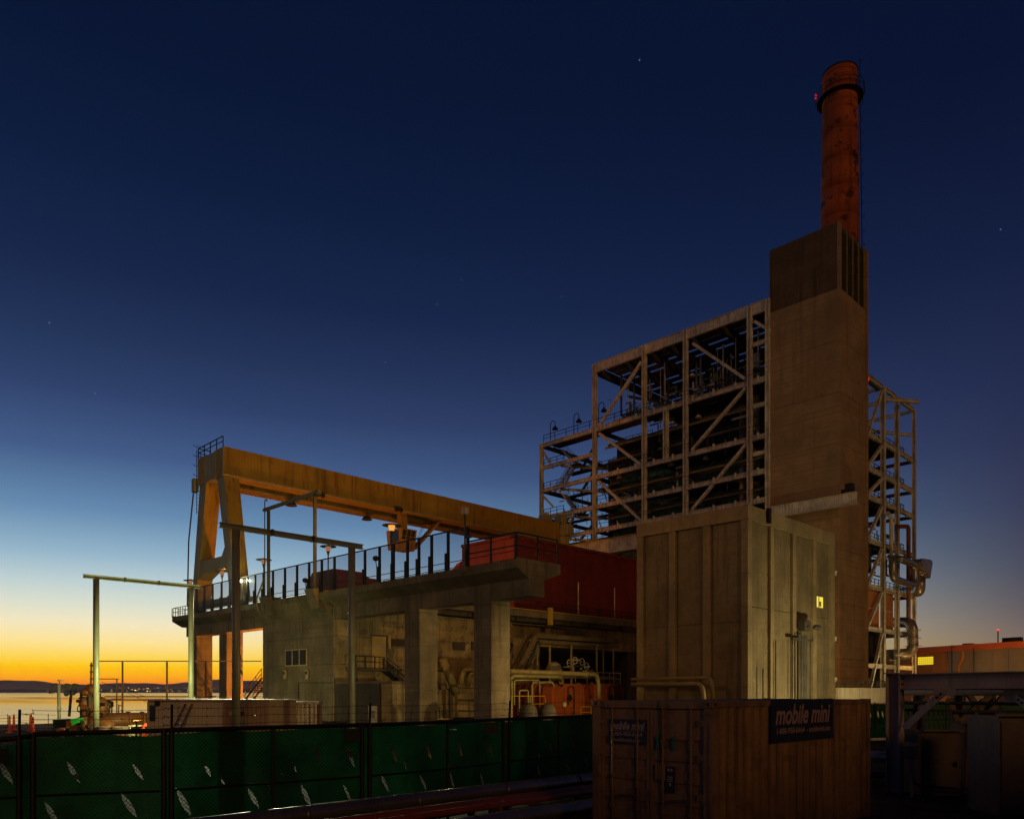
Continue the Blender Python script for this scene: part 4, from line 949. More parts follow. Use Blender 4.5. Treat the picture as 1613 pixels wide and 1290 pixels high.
# stairs in the end bay
stt = thing('boiler_stair_tower', (104, 87, 22), 'zigzag steel stairs inside the left bay of the boiler frame', 'stairs')
zl = [22.4, 25.5, 29.3, 33.3, 37.6, 41.6, 45.3]
ysA, ysB = Yat(868, 103), Yat(915, 103)
for i, (z0, z1_) in enumerate(zip(zl[:-1], zl[1:])):
    x = 102.5 if i % 2 == 0 else 104.2
    a = Vector((x, ysA-2.0, z0)) ; b = Vector((x, ysB+1.2, z1_))
    if i % 2: a.y, b.y = b.y, a.y
    a, b = (Vector((x, a.y, z0)), Vector((x, b.y, z1_)))
    f_ = MB()
    for dx in (-.55, .55): f_.bar(a+Vector((dx,0,0)), b+Vector((dx,0,0)), .1, .35)
    for k in range(1, 13): q = a.lerp(b, k/13); f_.box(q.x-.52, q.x+.52, q.y-.16, q.y+.16, q.z-.05, q.z+.02)
    f_.build('stair_flight', M_STEEL, stt)
    f_ = MB()
    for dx in (-.55, .55):
        for hh in (.5, 1.0): f_.bar(a+Vector((dx,0,hh)), b+Vector((dx,0,hh)), .06)
    f_.build('stair_railing', M_RAIL, stt)
    ye = b.y; s_ = -1 if ye < (ysA+ysB)/2 else 1
    MB().box(101.8, 105, min(ye, ye+s_*1.6), max(ye, ye+s_*1.6), z1_-.12, z1_).build('landing', M_STEELD, stt)
    f_ = MB(); railing(f_, [(101.85, ye+s_*1.6, z1_), (105, ye+s_*1.6, z1_)], 1.1, 1.5, .04); railing(f_, [(101.85, ye, z1_), (101.85, ye+s_*1.6, z1_)], 1.1, 1.5, .04); f_.build('landing_railing', M_RAIL, stt)
for k in range(70):
    rr = random.Random(1500+k); y = rr.uniform(fy[937]+.6, fy[853]-.8); z = rr.uniform(23, 44.5); x = rr.uniform(XF+1, XF+11)
    d = rr.choice([Vector((0,1,0)), Vector((0,1,0)), Z3, Vector((1,0,0)), Vector((.5,.3,.8))]); L = rr.uniform(.8, 3.0)
    MB().tube([Vector((x, y, z)), Vector((x, min(y + d.y*L, fy[853]-.4), z + d.z*L))], rr.uniform(.04, .10), 6).build('stair_pipe', rr.choice([M_STEEL, M_STEELD, M_STEELB]), stt)
for z in (25.5, 29.4, 33.3, 37.9, 41.9):
    railing(MB(), [(XF+.1, fy[853]-.5, z), (XF+.1, fy[853]-5, z)], 1.1, 1.4, .04).build('gallery_railing', M_RAIL, stt); railing(MB(), [(108, fy[853]-.5, z), (108, fy[937], z)], 1.1, 1.6, .04).build('gallery_railing', M_RAIL, stt)
    MB().box(106.5, 108, fy[937]-8, fy[853]-.3, z-.15, z-.02).build('gallery_floor', M_STEELD, stt)
    MB().ibeam((XF+.5, fy[853]-4, z-.5), (112, fy[937]+1, z-.5), .3, .4, .05).build('gallery_beam', M_STEEL, stt)
    MB().ibeam((110, fy[853]-.5, z+1.2), (XF+1, fy[937]+1, z+1.2), .3, .4, .05).build('gallery_beam', M_STEELD, stt)
# roof gooseneck lamps
def goose(px, top, label):
    X = 101.5; q = PX(px, top, X); z0 = 46.0 if px < 940 else 46.0
    r = thing('gooseneck_lamp', (X, q.y, z0), label, 'lamp post', 'gooseneck lamps on the boiler terrace')
    pts = [(X, q.y, z0), (X, q.y, q.z-.7)] + arc((X, q.y-.55, q.z-.7), .55, math.pi, 0, 8, (0,-1,0), (0,0,1))[1:] + [(X, q.y-1.1, q.z-1.1)]
    pts[2:-1] = [Vector((X, q.y-.55-.55*math.cos(math.pi-math.pi*i/8)*1, q.z-.7+.55*math.sin(math.pi*i/8))) if False else Vector((X, q.y-.55+.55*math.cos(math.pi*i/8), q.z-.7+.55*math.sin(math.pi*i/8))) for i in range(1, 9)]
    MB().tube(pts, .07, 8).build('pole', M_RAIL, r, smooth=True)
    MB().lathe((X, q.y-1.1, q.z-1.75), [(.55, 0), (.45, .2), (.15, .55), (.1, .7)], 12).build('shade', M_RAIL, r, smooth=True)
goose(867, 663, 'leftmost gooseneck lamp on the terrace rail of boiler frame'); goose(904, 651, 'middle gooseneck lamp on the terrace rail of boiler frame'); goose(943, 634, 'gooseneck lamp inside the boiler frame just right of the corner column')
# the boiler itself
bo = thing('boiler_casing', (112, 62, 20), 'dark green panelled boiler casing hanging inside the steel frame', 'boiler')
BX = 107.0; y0_, y1_ = YS+2.5, Yat(972, BX)
MB().box(BX+.2, 124, y0_, y1_, 20, 45.3).build('core', M_DARK, bo)
rows = [(20.2, 24.2), (24.4, 28.4), (28.6, 32.2), (32.4, 36.6), (36.8, 39.0)]
for (a, b) in rows:
    kk = 9; w = (y1_-y0_)/kk
    for k in range(kk):
        MB().box(BX, BX+.19, y0_+k*w+.05, y0_+(k+1)*w-.05, a, b).build('casing_panel', M_TEAL, bo)
for z in (24.3, 28.5, 32.3, 36.7, 39.1): MB().ibeam((BX-.25, y0_, z), (BX-.25, y1_, z), .4, .45, .06).build('buckstay', M_TEAL, bo)
for k in range(10):
    rr = random.Random(50+k); y = rr.uniform(y0_+1, y1_-1); z = rr.choice([22.5, 26.5, 30.5, 34.5]); w = rr.uniform(.5, 1.3)
    MB().box(BX-.5, BX-.01, y-w/2, y+w/2, z-.7, z+.7).build('inspection_box', rr.choice([M_TEAL, M_STEEL, M_STEELD]), bo, bevel=.04)
for k in range(7):
    rr = random.Random(70+k); y = rr.uniform(y0_+1, y1_-1)
    MB().tube([(BX-.9, y, 20), (BX-.9, y, rr.uniform(33, 44))], .14, 8).build('riser_pipe', M_STEELD, bo)
MB().box(BX-.05, BX+.19, y0_, y1_, 39.4, 45.2).build('upper_casing', M_DARK, bo)
for k in range(16):
    MB().bar((BX-.1, y0_+.5+k*(y1_-y0_-1)/15, 39.5), (BX-.1, y0_+.5+k*(y1_-y0_-1)/15, 45.1), .12).build('tube_stiffener', M_DARK, bo)
# lower boiler house mass below crane beam
lw = thing('boiler_plinth', (104, 60, 0), 'near black lower boiler house walls behind the red hall', 'building')
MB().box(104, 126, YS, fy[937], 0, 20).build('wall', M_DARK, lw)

# right flank of the frame (faces the camera's right), seen past the tower
rf = thing('boiler_flank_frame', (135, YS, 0), 'right flank of the boiler steelwork with braces and galleries', 'steel structure')
cxs = [Xat(p, YS) for p in (1374, 1391, 1413, 1440)]
cxs[0] = Xat(1366, YS)
for i, x in enumerate(cxs[1:]): MB().ibeam((x, YS, 0), (x, YS, 55.6), .72 if i < 2 else .6, .72 if i < 2 else .6, .1).build('column', M_STEEL, rf)
MB().ibeam((cxs[3], YS+9, 0), (cxs[3], YS+9, 55.6), .7, .7, .12).build('column', M_STEEL, rf)
RL = [55.4, 45.9, 40.2, 35.5, 28.2, 20.5, 13.4, 7.2]
for z in RL:
    for a, b in zip(cxs[:-1], cxs[1:]): MB().ibeam((a+.5, YS, z), (b-.5, YS, z), .5, .75, .07).build('girder', M_STEEL, rf)
    if z < 50:
        MB().box(cxs[0]-10, cxs[3]-4, YS+.4, YS+7, z+.38, z+.45).build('floor', M_STEELD, rf)
        for x in cxs[1:]: MB().ibeam((x, YS+.5, z), (x, YS+9, z), .35, .6, .06).build('cross_girder', M_STEELD, rf)
        if z > 15:
            f_ = MB(); railing(f_, [(cxs[0]-6, YS+.5, z+.45), (cxs[3]-4, YS+.5, z+.45), (cxs[3]-4, YS+7, z+.45)], 1.2, 1.8, .045); f_.build('railing', M_RAIL, rf)
    else:
        for x in cxs[1:]: MB().ibeam((x, YS+.5, z), (x, YS+9, z), .35, .6, .06).build('cross_girder', M_STEEL, rf)
MB().ibeam((cxs[3], YS, 50.8), (cxs[1], YS+9, 50.8), .35, .5, .06).build('tie', M_STEEL, rf)
MB().ibeam((cxs[2]-6, YS+1.0, 54.0), (cxs[2]+1.5, YS-3.2, 54.3), .4, .6, .06).build('hoist_beam', M_STEEL, rf)
for za, zb in ((45.9, 54.8), (40.5, 45.3), (35.9, 39.6), (28.6, 34.8), (20.9, 27.5), (13.8, 20.0), (1.5, 12.9)):
    MB().ibeam((cxs[0]+.3, YS, za), (cxs[1]-.5, YS, zb), .45, .45, .07, up=Vector((0,1,0))).build('brace', M_STEEL, rf)
# sheeted panels on lower part
for a, b in ((cxs[0]-4, cxs[1]-.6), (cxs[1]+.6, cxs[2]-.6)):
    nn = 4; w = (b-a)/nn
    for k in range(nn):
        for z0, z1_ in ((13.9, 17.0), (17.05, 20.1)): MB().box(a+k*w+.03, a+(k+1)*w-.03, YS+.45, YS+.55, z0, z1_).build('sheet', M_OBLD, rf)
MB().box(cxs[0]-8, cxs[2], YS+3, YS+12, 0, 13).build('inner_plant', M_DARK, rf)
MB().box(cxs[0]-8, cxs[1]+2, YS+4, YS+12, 20.5, 44).build('inner_casing', M_DARK, rf)
for k in range(40):
    rr = random.Random(200+k); x = rr.uniform(cxs[0]-2, cxs[3]-3); z = rr.uniform(21, 34); y = YS+rr.uniform(1, 5)
    d = rr.choice([Vector((1,0,0)), Vector((0,0,1)), Vector((1,0,0))])
    MB().tube([Vector((x,y,z)), Vector((x,y,z))+d*rr.uniform(1.5, 4)], rr.uniform(.08, .35), 8).build('service_pipe', rr.choice([M_STEELD, M_STEEL, M_STEELD]), rf)
for k in range(24):
    rr = random.Random(300+k); x = rr.uniform(cxs[0], cxs[3]-3); z = rr.uniform(2, 12); y = YS+rr.uniform(.8, 2.6)
    d = rr.choice([Vector((1,0,0)), Vector((0,0,1))])
    MB().tube([Vector((x,y,z)), Vector((x,y,z))+d*rr.uniform(1, 4)], rr.uniform(.06, .3), 8).build('service_pipe', rr.choice([M_STEELD, M_STEEL, M_REDPIPE]), rf)
# lagged pipe loops
YL = YS-1.6
pipe('lagged_pipe_loop', 'silver lagged pipe loop hung on the boiler flank', [PY(1402, 878, YL+2), PY(1406, 880, YL), PY(1406, 911, YL), PY(1440, 922, YL-.3), PY(1441, 889, YL-.3), PY(1417, 880, YL-.3), PY(1406, 880, YL+2.4)], .62, M_INSUL, 1.4, 'duct', seg=14)
r = pipe('exhaust_duct', 'silver exhaust duct rising to a flared hood at the right end of boiler', [PY(1424, 932, YS+3), PY(1449, 932, YL), PY(1449, 904, YL), PY(1453, 900, YL-.5)], .95, M_INSUL, 1.2, 'duct', seg=16)
q = PY(1452, 897, YL); MB().prism([(q.x-3.6, q.z+.9), (q.x-2.8, q.z+1.6), (q.x+1.5, q.z+1.9), (q.x+2.6, q.z+1.5), (q.x+1.2, q.z-1.6), (q.x-.9, q.z-.6)], 'y', YL-1.1, YL+1.1).build('hood', M_INSUL, r)
pipe('lagged_return_duct', 'large silver lagged return bend low on the boiler flank', [PY(1410, 980, YS+2), PY(1437, 980, YL), PY(1438, 1030, YL), PY(1402, 1031, YS+1)], .95, M_INSUL, 1.8, 'duct', seg=16, flanges=((1, .25), (1, .5), (1, .75)))
pipe('vertical_duct_pipe', 'pale pipe rising inside the boiler flank and turning over', [PY(1404, 900, YS-1), PY(1404, 815, YS-1), PY(1398, 808, YS-1)], .35, M_STEEL, .8)
pipe('upper_turned_pipe', 'brown pipe turning down near the right corner column', [PY(1412, 829, YS-1), PY(1431, 829, YS-1), PY(1431, 985, YS-1)], .38, M_RUSTPIPE, 1.0)

# ================================================================== CONCRETE TOWER + CHIMNEY
tw = thing('concrete_duct_tower', (104, 46, 0), 'tall slab sided concrete tower with louvred top in front of the chimney', 'tower')
TX0, TX1 = XF, Yat(1323, XF)/ry(1365); TY0, TY1 = Yat(1323, XF), YS-.02
TZ = Zat(348, TX0, TY0)
bands = [0, 7, 14, 21, 28, 34.5, 41, 47.6, 54.2, TZ]
for a, b in zip(bands[:-1], bands[1:]):
    MB().box(TX0, TX1-.5, TY0+(.35 if b == TZ else 0), TY1, a+.022, b-.022).build('wall_band', M_CONCTD if b == TZ else M_CONCT, tw)
MB().box(TX0+.15, TX1-.65, TY0+.5, TY1-.15, .1, TZ-.1).build('core', M_CONCD, tw)
MB().box(TX1-.48, TX1, TY0-.25, TY0+.6, 0, TZ-.4).build('corner_rib', M_CONCT, tw)
MB().box(TX1-.48, TX1, TY0+.61, TY1, 0, TZ-.2).build('rear_wall', M_CONCT, tw)
MB().box(TX0, TX0+.55, TY0, TY0+.34, 54.22, TZ-.02).build('corner_post', M_CONCT, tw)
lx = TX0+.6; lw_ = (TX1-.5-lx)/4
for k in range(4):
    f = MB().box(lx+k*lw_+.06, lx+(k+1)*lw_-.06, TY0+.25, TY0+.345, 54.5, TZ-.3).build('louvre_panel', M_STEELD, tw)
    MB().box(lx+(k+1)*lw_-.055, lx+(k+1)*lw_+.055, TY0+.05, TY0+.345, 54.25, TZ-.1).build('mullion', M_CONCT, tw)
    for j in range(20):
        z = 54.7 + j*(TZ-55.2)/20; MB().bar((lx+k*lw_+.08, TY0+.2, z), (lx+(k+1)*lw_-.08, TY0+.2, z), .12, .08).build('slat', M_CONCD, f)
MB().box(TX0-.04, TX0-.003, TY0+.05, TY1-.05, TZ-6.5, TZ-.05).build('stained_band', M_CONCD, tw) if False else None
r = thing('jib_beam', PX(1345, 785, 98), 'pale steel jib beam with floodlight sticking out before the tower', 'beam')
a, b = PX(1216, 806, 98.3), PX(1350, 784, 98.3); a.z = b.z
MB().ibeam(a, b, .7, 1.5, .1).build('beam', M_STEEL, r)
MB().bar((98.3, a.y, b.z+.82), (98.3, b.y, b.z+.82), .12).build('cable_tray', M_STEELD, r)
q = Vector((98.3, b.y+.9, b.z+.9)); MB().box(q.x-.4, q.x+.4, q.y-.5, q.y+.5, q.z+.1, q.z+1.0).build('floodlight', M_BLACK, r, bevel=.08)
MB().box(q.x-.2, q.x+.2, q.y+.5, q.y+1.0, q.z-.08, q.z+.4).build('floodlight_bracket', M_BLACK, r)

ch = thing('chimney', (112.5, 46, 0), 'very tall tapering red chimney with top platform and rust stains', 'chimney')
CXc, CYc = 112.6, Yat(1323, 112.6); CZ = 91.1
prf = []
def crad(z): return 3.45 - 1.12*(z/CZ)
zz = [0, 15, 30, 45, 55, 60, 65, 70, 74, 78, 82, 86, 88.5, CZ]
for k, (a, b) in enumerate(zip(zz[:-1], zz[1:])):
    MB().lathe((CXc, CYc, 0), [(crad(a), a), (crad(b), b-.008)], 40).build('shell_ring', M_STACK, ch, smooth=True)
for z in (89.6, 90.4): MB().lathe((CXc, CYc, z), [(crad(z)+.02, 0), (crad(z)+.09, .04), (crad(z)+.09, .16), (crad(z)+.02, .2)], 40).build('band', M_STACK, ch, smooth=True)
MB().lathe((CXc, CYc, CZ-.03), [(crad(CZ)+.08, 0), (crad(CZ)+.08, .15), (crad(CZ)-.3, .2)], 40).build('rim', M_BLACK, ch)
zp = 87.4; rp = crad(zp)
pr_ = MB(); n0 = 0; K = 32
pr_.lathe((CXc, CYc, zp), [(rp+.03, -.12), (rp+.72, -.03), (rp+.76, .05), (rp+.03, .06)], K); pr_.build('platform', M_BLACK, ch)
f_ = MB()
for hh in (.6, 1.2): f_.tube(arc((CXc, CYc, zp+hh), rp+.9, 0, 2*math.pi, K, (1,0,0), (0,1,0))[:-1], .04, 5, closed=True)
for k in range(16):
    t_ = 2*math.pi*k/16; p = Vector((CXc+(rp+.9)*math.cos(t_), CYc+(rp+.9)*math.sin(t_), zp)); f_.bar(p, p+Z3*1.2, .06)
f_.build('platform_railing', M_RAIL, ch)
f_ = MB(); ta = math.radians(-72)
for dz in (-.25, .25):
    u = Vector((math.cos(ta), math.sin(ta), 0)); v = Vector((-math.sin(ta), math.cos(ta), 0))
    f_.bar(Vector((CXc, CYc, 40))+u*(crad(40)+.25)+v*dz, Vector((CXc, CYc, CZ+1.1))+u*(crad(CZ)+.25)+v*dz, .07)
for k in range(100):
    z = 40+k*.54; p = Vector((CXc, CYc, z))+u*(crad(z)+.25); f_.bar(p-v*.25, p+v*.25, .04)
for k in range(26):
    z = 42+k*2.0; c = Vector((CXc, CYc, z))+u*(crad(z)+.25); f_.tube(arc(c, .38, -1.6, 1.6, 6, u, v), .035, 4)
f_.build('caged_ladder', M_RAIL, ch)
for px_, py_ in ((1285.5, 150.5), (1285.5, 155.5), (1291.5, 162.5), (1293, 165)):
    q = PD(px_, py_, (CXc+CYc)/R2 + 1.0); MB().lathe(q, [(.08, -.13), (.16, -.08), (.16, .08), (.08, .13)], 8).build('beacon', E_RED, ch)

# ================================================================== PRECAST BUILDING
PXX = 62.0; PYY = Yat(1178, PXX); PY1 = Yat(1003, PXX); PX1 = PYY/ry(1315); PZ = Zat(794, PXX, PYY)
pb = thing('precast_building', (PXX, PYY, 0), 'square windowless precast concrete building with vertical ribs and one lit window', 'building')
MB().box(PXX+.35, PX1-.35, PYY+.35, PY1-.35, 0, PZ-.3).build('core', M_CONCD, pb)
lp_ = [(1003, 1012.5), (1053.5, 1063.5), (1107.5, 1118), (1167.5, 1178)]
for a, b in lp_:
    y1_, y0_ = Yat(a, PXX), Yat(b, PXX)
    for z0, z1_ in zip((0, 3.2, 8.0, 13.0), (3.2, 8.0, 13.0, PZ-1.25)): MB().box(PXX, PXX+.5, y0_, y1_, z0+.015, z1_-.015).build('pilaster', M_PIL, pb)
for (a, b), (c, d) in zip(lp_[:-1], lp_[1:]):
    y1_, y0_ = Yat(b, PXX), Yat(c, PXX); nz = 3
    for z0, z1_ in ((0, 8.9), (8.93, PZ-1.25)): MB().box(PXX+.28, PXX+.34, y0_+.02, y1_-.02, z0, z1_-.02).build('wall_panel', M_PRECAST, pb)
rp_ = [(1178, 1184.5), (1214, 1219.5), (1249, 1254.5), (1281, 1286.5), (1309.5, 1315)]
rx = [(PYY/ry(a), PYY/ry(b)) for a, b in rp_]
for i, (x0_, x1_) in enumerate(rx):
    if i == 0: x0_ = PXX + .502
    for z0, z1_ in zip((0, 3.2, 8.0, 13.0), (3.2, 8.0, 13.0, PZ-1.25)): MB().box(x0_, x1_, PYY, PYY+.5, z0+.015, z1_-.015).build('pilaster', M_PIL, pb)
for (a, b), (c, d) in zip(rx[:-1], rx[1:]):
    for z0, z1_ in ((0, 10.2), (10.23, PZ-1.25)): MB().box(b+.02, c-.02, PYY+.28, PYY+.34, z0, z1_-.02).build('wall_panel', M_PRECAST, pb)
MB().box(PXX-.02, PXX+.5, PYY-.02, PY1, PZ-1.24, PZ).build('cornice', M_PIL, pb)
MB().box(PXX+.502, PX1, PYY-.02, PYY+.5, PZ-1.24, PZ).build('cornice', M_PIL, pb)
MB().box(PXX+.51, PX1, PYY+.51, PY1, PZ-.35, PZ-.2).build('roof', M_CONCD, pb)
MB().box(PX1-.34, PX1-.01, PYY+.51, PY1, 0, PZ-.36).build('side_wall', M_PRECAST, pb)
wx0, wx1 = PYY/ry(1286.8), PYY/ry(1299.5); wz0, wz1 = Zat(955, wx0, PYY), Zat(938, wx0, PYY)
w = MB().box(wx0, wx1, PYY+.20, PYY+.275, wz0, wz1).build('window', E_WIN, pb)
MB().box(wx0-.06, wx1+.06, PYY+.17, PYY+.279, wz1+.003, wz1+.08).build('frame', M_FRAME, w)
MB().box(wx0-.06, wx1+.06, PYY+.17, PYY+.279, wz0-.08, wz0-.003).build('frame', M_FRAME, w)
MB().box(wx0+(wx1-wx0)*.42, wx0+(wx1-wx0)*.5, PYY+.16, PYY+.198, wz0, wz1).build('frame', M_FRAME, w)
MB().box(wx0+(wx1-wx0)*.5, wx0+(wx1-wx0)*.75, PYY+.17, PYY+.199, wz0+.1, wz0+.6).build('curtain', M_FRAME, w)
# service cluster on the right wall: conduit bundle, switch box, street-type lamp
sc = thing('wall_conduit_bundle', PY(1262, 1000, PYY-.4), 'bundle of dark vertical conduits with box on the ribbed wall', 'conduits')
xx0 = Xat(1257, PYY-.4); zt = Zat(1000, xx0, PYY)
for k, (p0, rr_) in enumerate(((1258, .16), (1262, .2), (1266, .2), (1269.5, .13))):
    x = Xat(p0, PYY-.4); MB().tube([(x, PYY-.4, 0), (x, PYY-.4, zt)], rr_, 8).build('conduit', M_STEELD, sc)
for p0, top in ((1248.5, 1005), (1276.5, 1008), (1222, 1008), (1202, 1053)):
    x = Xat(p0, PYY-.2); MB().tube([(x, PYY-.2, 0), (x, PYY-.2, Zat(top, x, PYY))], .07, 6).build('conduit', M_STEELD, sc)
MB().box(Xat(1246, PYY-.3), Xat(1278, PYY-.3), PYY-.5, PYY-.25, zt-.5, zt-.3).build('bracket', M_STEELD, sc)
q = PY(1266, 985, PYY-.5); MB().box(q.x-.5, q.x+.6, PYY-.9, PYY-.1, q.z-.5, q.z+.5).build('switch_box', M_STEELD, sc, bevel=.04)
wlm = thing('wall_street_lamp', PY(1280, 988, PYY-1), 'unlit cobra head lamp reaching right from the ribbed wall', 'lamp')
MB().tube([PY(1270, 988, PYY-.9), PY(1278, 988, PYY-1.2)], .06, 6).build('arm', M_STEELD, wlm)
q = PY(1287, 988, PYY-1.3); MB().lathe((q.x-.75, q.y, q.z), [(.08, 0), (.24, .3), (.26, 1.1), (.1, 1.45)], 10, 'x').build('head', M_STEELD, wlm, smooth=True)
r = thing('roof_edge_fitting', PY(1210, 810, PYY-.1), 'small dark fitting clipped on the ribbed building roof edge', 'fitting')
q = PY(1210, 808, PYY-.1); MB().box(q.x-.22, q.x+.22, PYY-.3, PYY-.03, q.z-.9, q.z+.4).build('clip', M_BLACK, r)
pipe('upper_corner_pipe', 'upper of two pipes running along the foot of ribbed wall', [PX(995, 1070, 61), PX(1121, 1067, 61), PX(1125, 1110, 61)], .17, M_PIPEY, .6)
pipe('lower_corner_pipe', 'lower of two pipes running along the foot of ribbed wall', [PX(995, 1078, 60), PX(1106, 1077, 60), PX(1110, 1110, 60)], .20, M_PIPEY, .6)
# gap structures between precast building and tower
for k, (py_, lab) in enumerate(((1008, 'upper bracket lamp on the ribbed building corner'), (905, 'topmost bracket on the ribbed building corner'), (1072, 'lowest bracket light on the ribbed building corner'))):
    q = PY(1318, py_, PYY+.2); r = thing('corner_bracket', q, lab, 'bracket'); 
    MB().box(PX1+.003, PX1+.7, PYY+.1, PYY+.5, q.z-.12, q.z+.12).build('arm', M_STEEL, r); MB().box(PX1+.3, PX1+.7, PYY+.05, PYY+.55, q.z+.125, q.z+.35).build('cap', M_STEEL, r)

# ================================================================== FAR RIGHT BUILDINGS
pw_ = thing('pale_plinth_wall', LD(1360, 84), 'pale low wall with wire fence on top at the tower foot', 'wall')
a, b = PD(1318, 1083, 80), PD(1418, 1083, 84)
d = (b-a); d.z = 0; nrm = Vector((d.y, -d.x, 0)).normalized()
for k in range(6):
    p = a + d*k/6; q = a + d*(k+1)/6
    MB().bar((p.x, p.y, a.z/2), (q.x-d.x*.002, q.y-d.y*.002, a.z/2), .3, a.z).build('wall_panel', M_TRAILER, pw_)
f_ = MB(); railing(f_, [(a.x, a.y, a.z), (b.x, b.y, a.z)], .7, 1.2, .03)
for k in range(40): p = a + d*k/40; q = a + d*(k+1)/40; f_.bar((p.x, p.y, a.z), (q.x, q.y, a.z+.65), .02); f_.bar((p.x, p.y, a.z+.65), (q.x, q.y, a.z), .02)
f_.build('wire_fence', M_STEELD, pw_)

ob = thing('orange_warehouse', LD(1500, 150), 'long low orange brown warehouse with glass block window at the right', 'warehouse')
A = LD(1372, 175); B0 = LD(1440, 164.7); B1 = LD(1613, 142); dr = (B1-B0).normalized(); A = B0 - dr*18; E = B1 + dr*30; bk = Vector((dr.y, -dr.x, 0));
if bk.dot(Vector((1,1,0))) < 0: bk = -bk
ZT = 11.95
def wallseg(s0, s1, z0, z1, m, nm, off=0.0, thk=.3, root=None):
    p = B0 + dr*s0 + bk*off; q = B0 + dr*s1 + bk*off
    return MB().bar((p.x, p.y, (z0+z1)/2), (q.x, q.y, (z0+z1)/2), thk, z1-z0).build(nm, m, root or ob)
L1 = (LD(1497, 158)-B0).dot(dr)
sA, sE = -18, (B1-B0).length + 30
def s_at(px):   # distance along the wall for a photo column
    r_ = (px-CX)/F
    # (B0+dr*s): lateral/forward ratio
    l0 = (B0.x-B0.y)/R2; d0 = (B0.x+B0.y)/R2; l1 = (dr.x-dr.y)/R2; d1 = (dr.x+dr.y)/R2
    return (r_*d0 - l0)/(l1 - r_*d1)
s1495 = s_at(1498)
nn = 12
for k in range(nn):
    a = sA + (s1495-sA)*k/nn; b = sA + (s1495-sA)*(k+1)/nn
    wallseg(a+.03, b-.03, 0, ZT-1.15, M_OBLD, 'wall_panel')
for k in range(14):
    a = s1495 + (sE-s1495)*k/14; b = s1495 + (sE-s1495)*(k+1)/14
    wallseg(a+.03, b-.03, 0, ZT-1.15, M_GREYW, 'wall_panel', off=-.8)
MB().bar(B0+dr*sA+Vector((0,0,5)), B0+dr*sE+Vector((0,0,5)), .1).build('base_rail', M_STEELD, ob)
wallseg(sA, sE, ZT-1.14, ZT, M_OROOF, 'fascia', off=-.6, thk=2.2)
p = B0 + dr*sA + bk*12; q = B0 + dr*sE + bk*12
MB().bar((p.x, p.y, (ZT-.3)/2), (q.x, q.y, (ZT-.3)/2), 23, ZT-.3).build('body', M_OBLD, ob)
g0, g1 = s_at(1447), s_at(1472); 
gz1 = EYE + (HOR-1034.5)*((B0+dr*g0).x+(B0+dr*g0).y)/R2/F; gz0 = EYE + (HOR-1047.5)*((B0+dr*g0).x+(B0+dr*g0).y)/R2/F
w = wallseg(g0, g1, gz0, gz1, M_FRAME, 'window', off=-.2, thk=.12)
src = None
for i in range(8):
    for j in range(4):
        a = g0+.05+(g1-g0-.1)*i/8; b = g0+.05+(g1-g0-.1)*(i+1)/8; c = gz0+.04+(gz1-gz0-.08)*j/4; d_2 = gz0+.04+(gz1-gz0-.08)*(j+1)/4
        p = B0+dr*(a+.035)-bk*.28; q = B0+dr*(b-.035)-bk*.28
        MB().bar((p.x, p.y, (c+d_2)/2), (q.x, q.y, (c+d_2)/2), .04, d_2-c-.07).build('glass_block', E_GLB, w)
s_ = s_at(1518); p = B0+dr*s_-bk*1.3; MB().tube(bend([(p.x, p.y, 0), (p.x, p.y, 8.0), (p.x+dr.x*.9, p.y+dr.y*.9, 9.2), (p.x+dr.x*.9, p.y+dr.y*.9, 10.9)], .4), .28, 8).build('downpipe', M_OBLD, ob)
for px_ in (1511, 1545): s_ = s_at(px_); p = B0+dr*s_-bk*1.9; MB().bar((p.x, p.y, 0), (p.x, p.y, 11.2 if px_ > 1520 else 12.0), .16).build('post', M_STEELD, ob)
for k in range(3): p = B0+dr*s_at((1520, 1583, 1595)[k])+bk*1; MB().box(p.x-.9, p.x+.9, p.y-.9, p.y+.9, ZT, ZT+(.35, .9, .9)[k]).build('roof_vent', M_STEELD, ob)
bm_ = thing('beacon_mast', LD(1572, 300), 'thin radio mast with a red light beyond the warehouse roof', 'mast')
q = PD(1572, 992, 300); MB().bar((q.x, q.y, 0), (q.x, q.y, q.z-.2), .35).build('mast', M_STEELD, bm_)
MB().lathe(q, [(.1, -.35), (.38, -.2), (.38, .2), (.1, .35)], 10).build('beacon', E_REDF, bm_)
q = PY(1367.5, 597.5, YS-.5); r = thing('flank_beacon', q, 'tiny red warning light at the top corner behind the tower', 'beacon light')
MB().lathe(q, [(.05, -.3), (.2, -.2), (.2, .2), (.05, .3)], 8).build('beacon', E_RED, r)

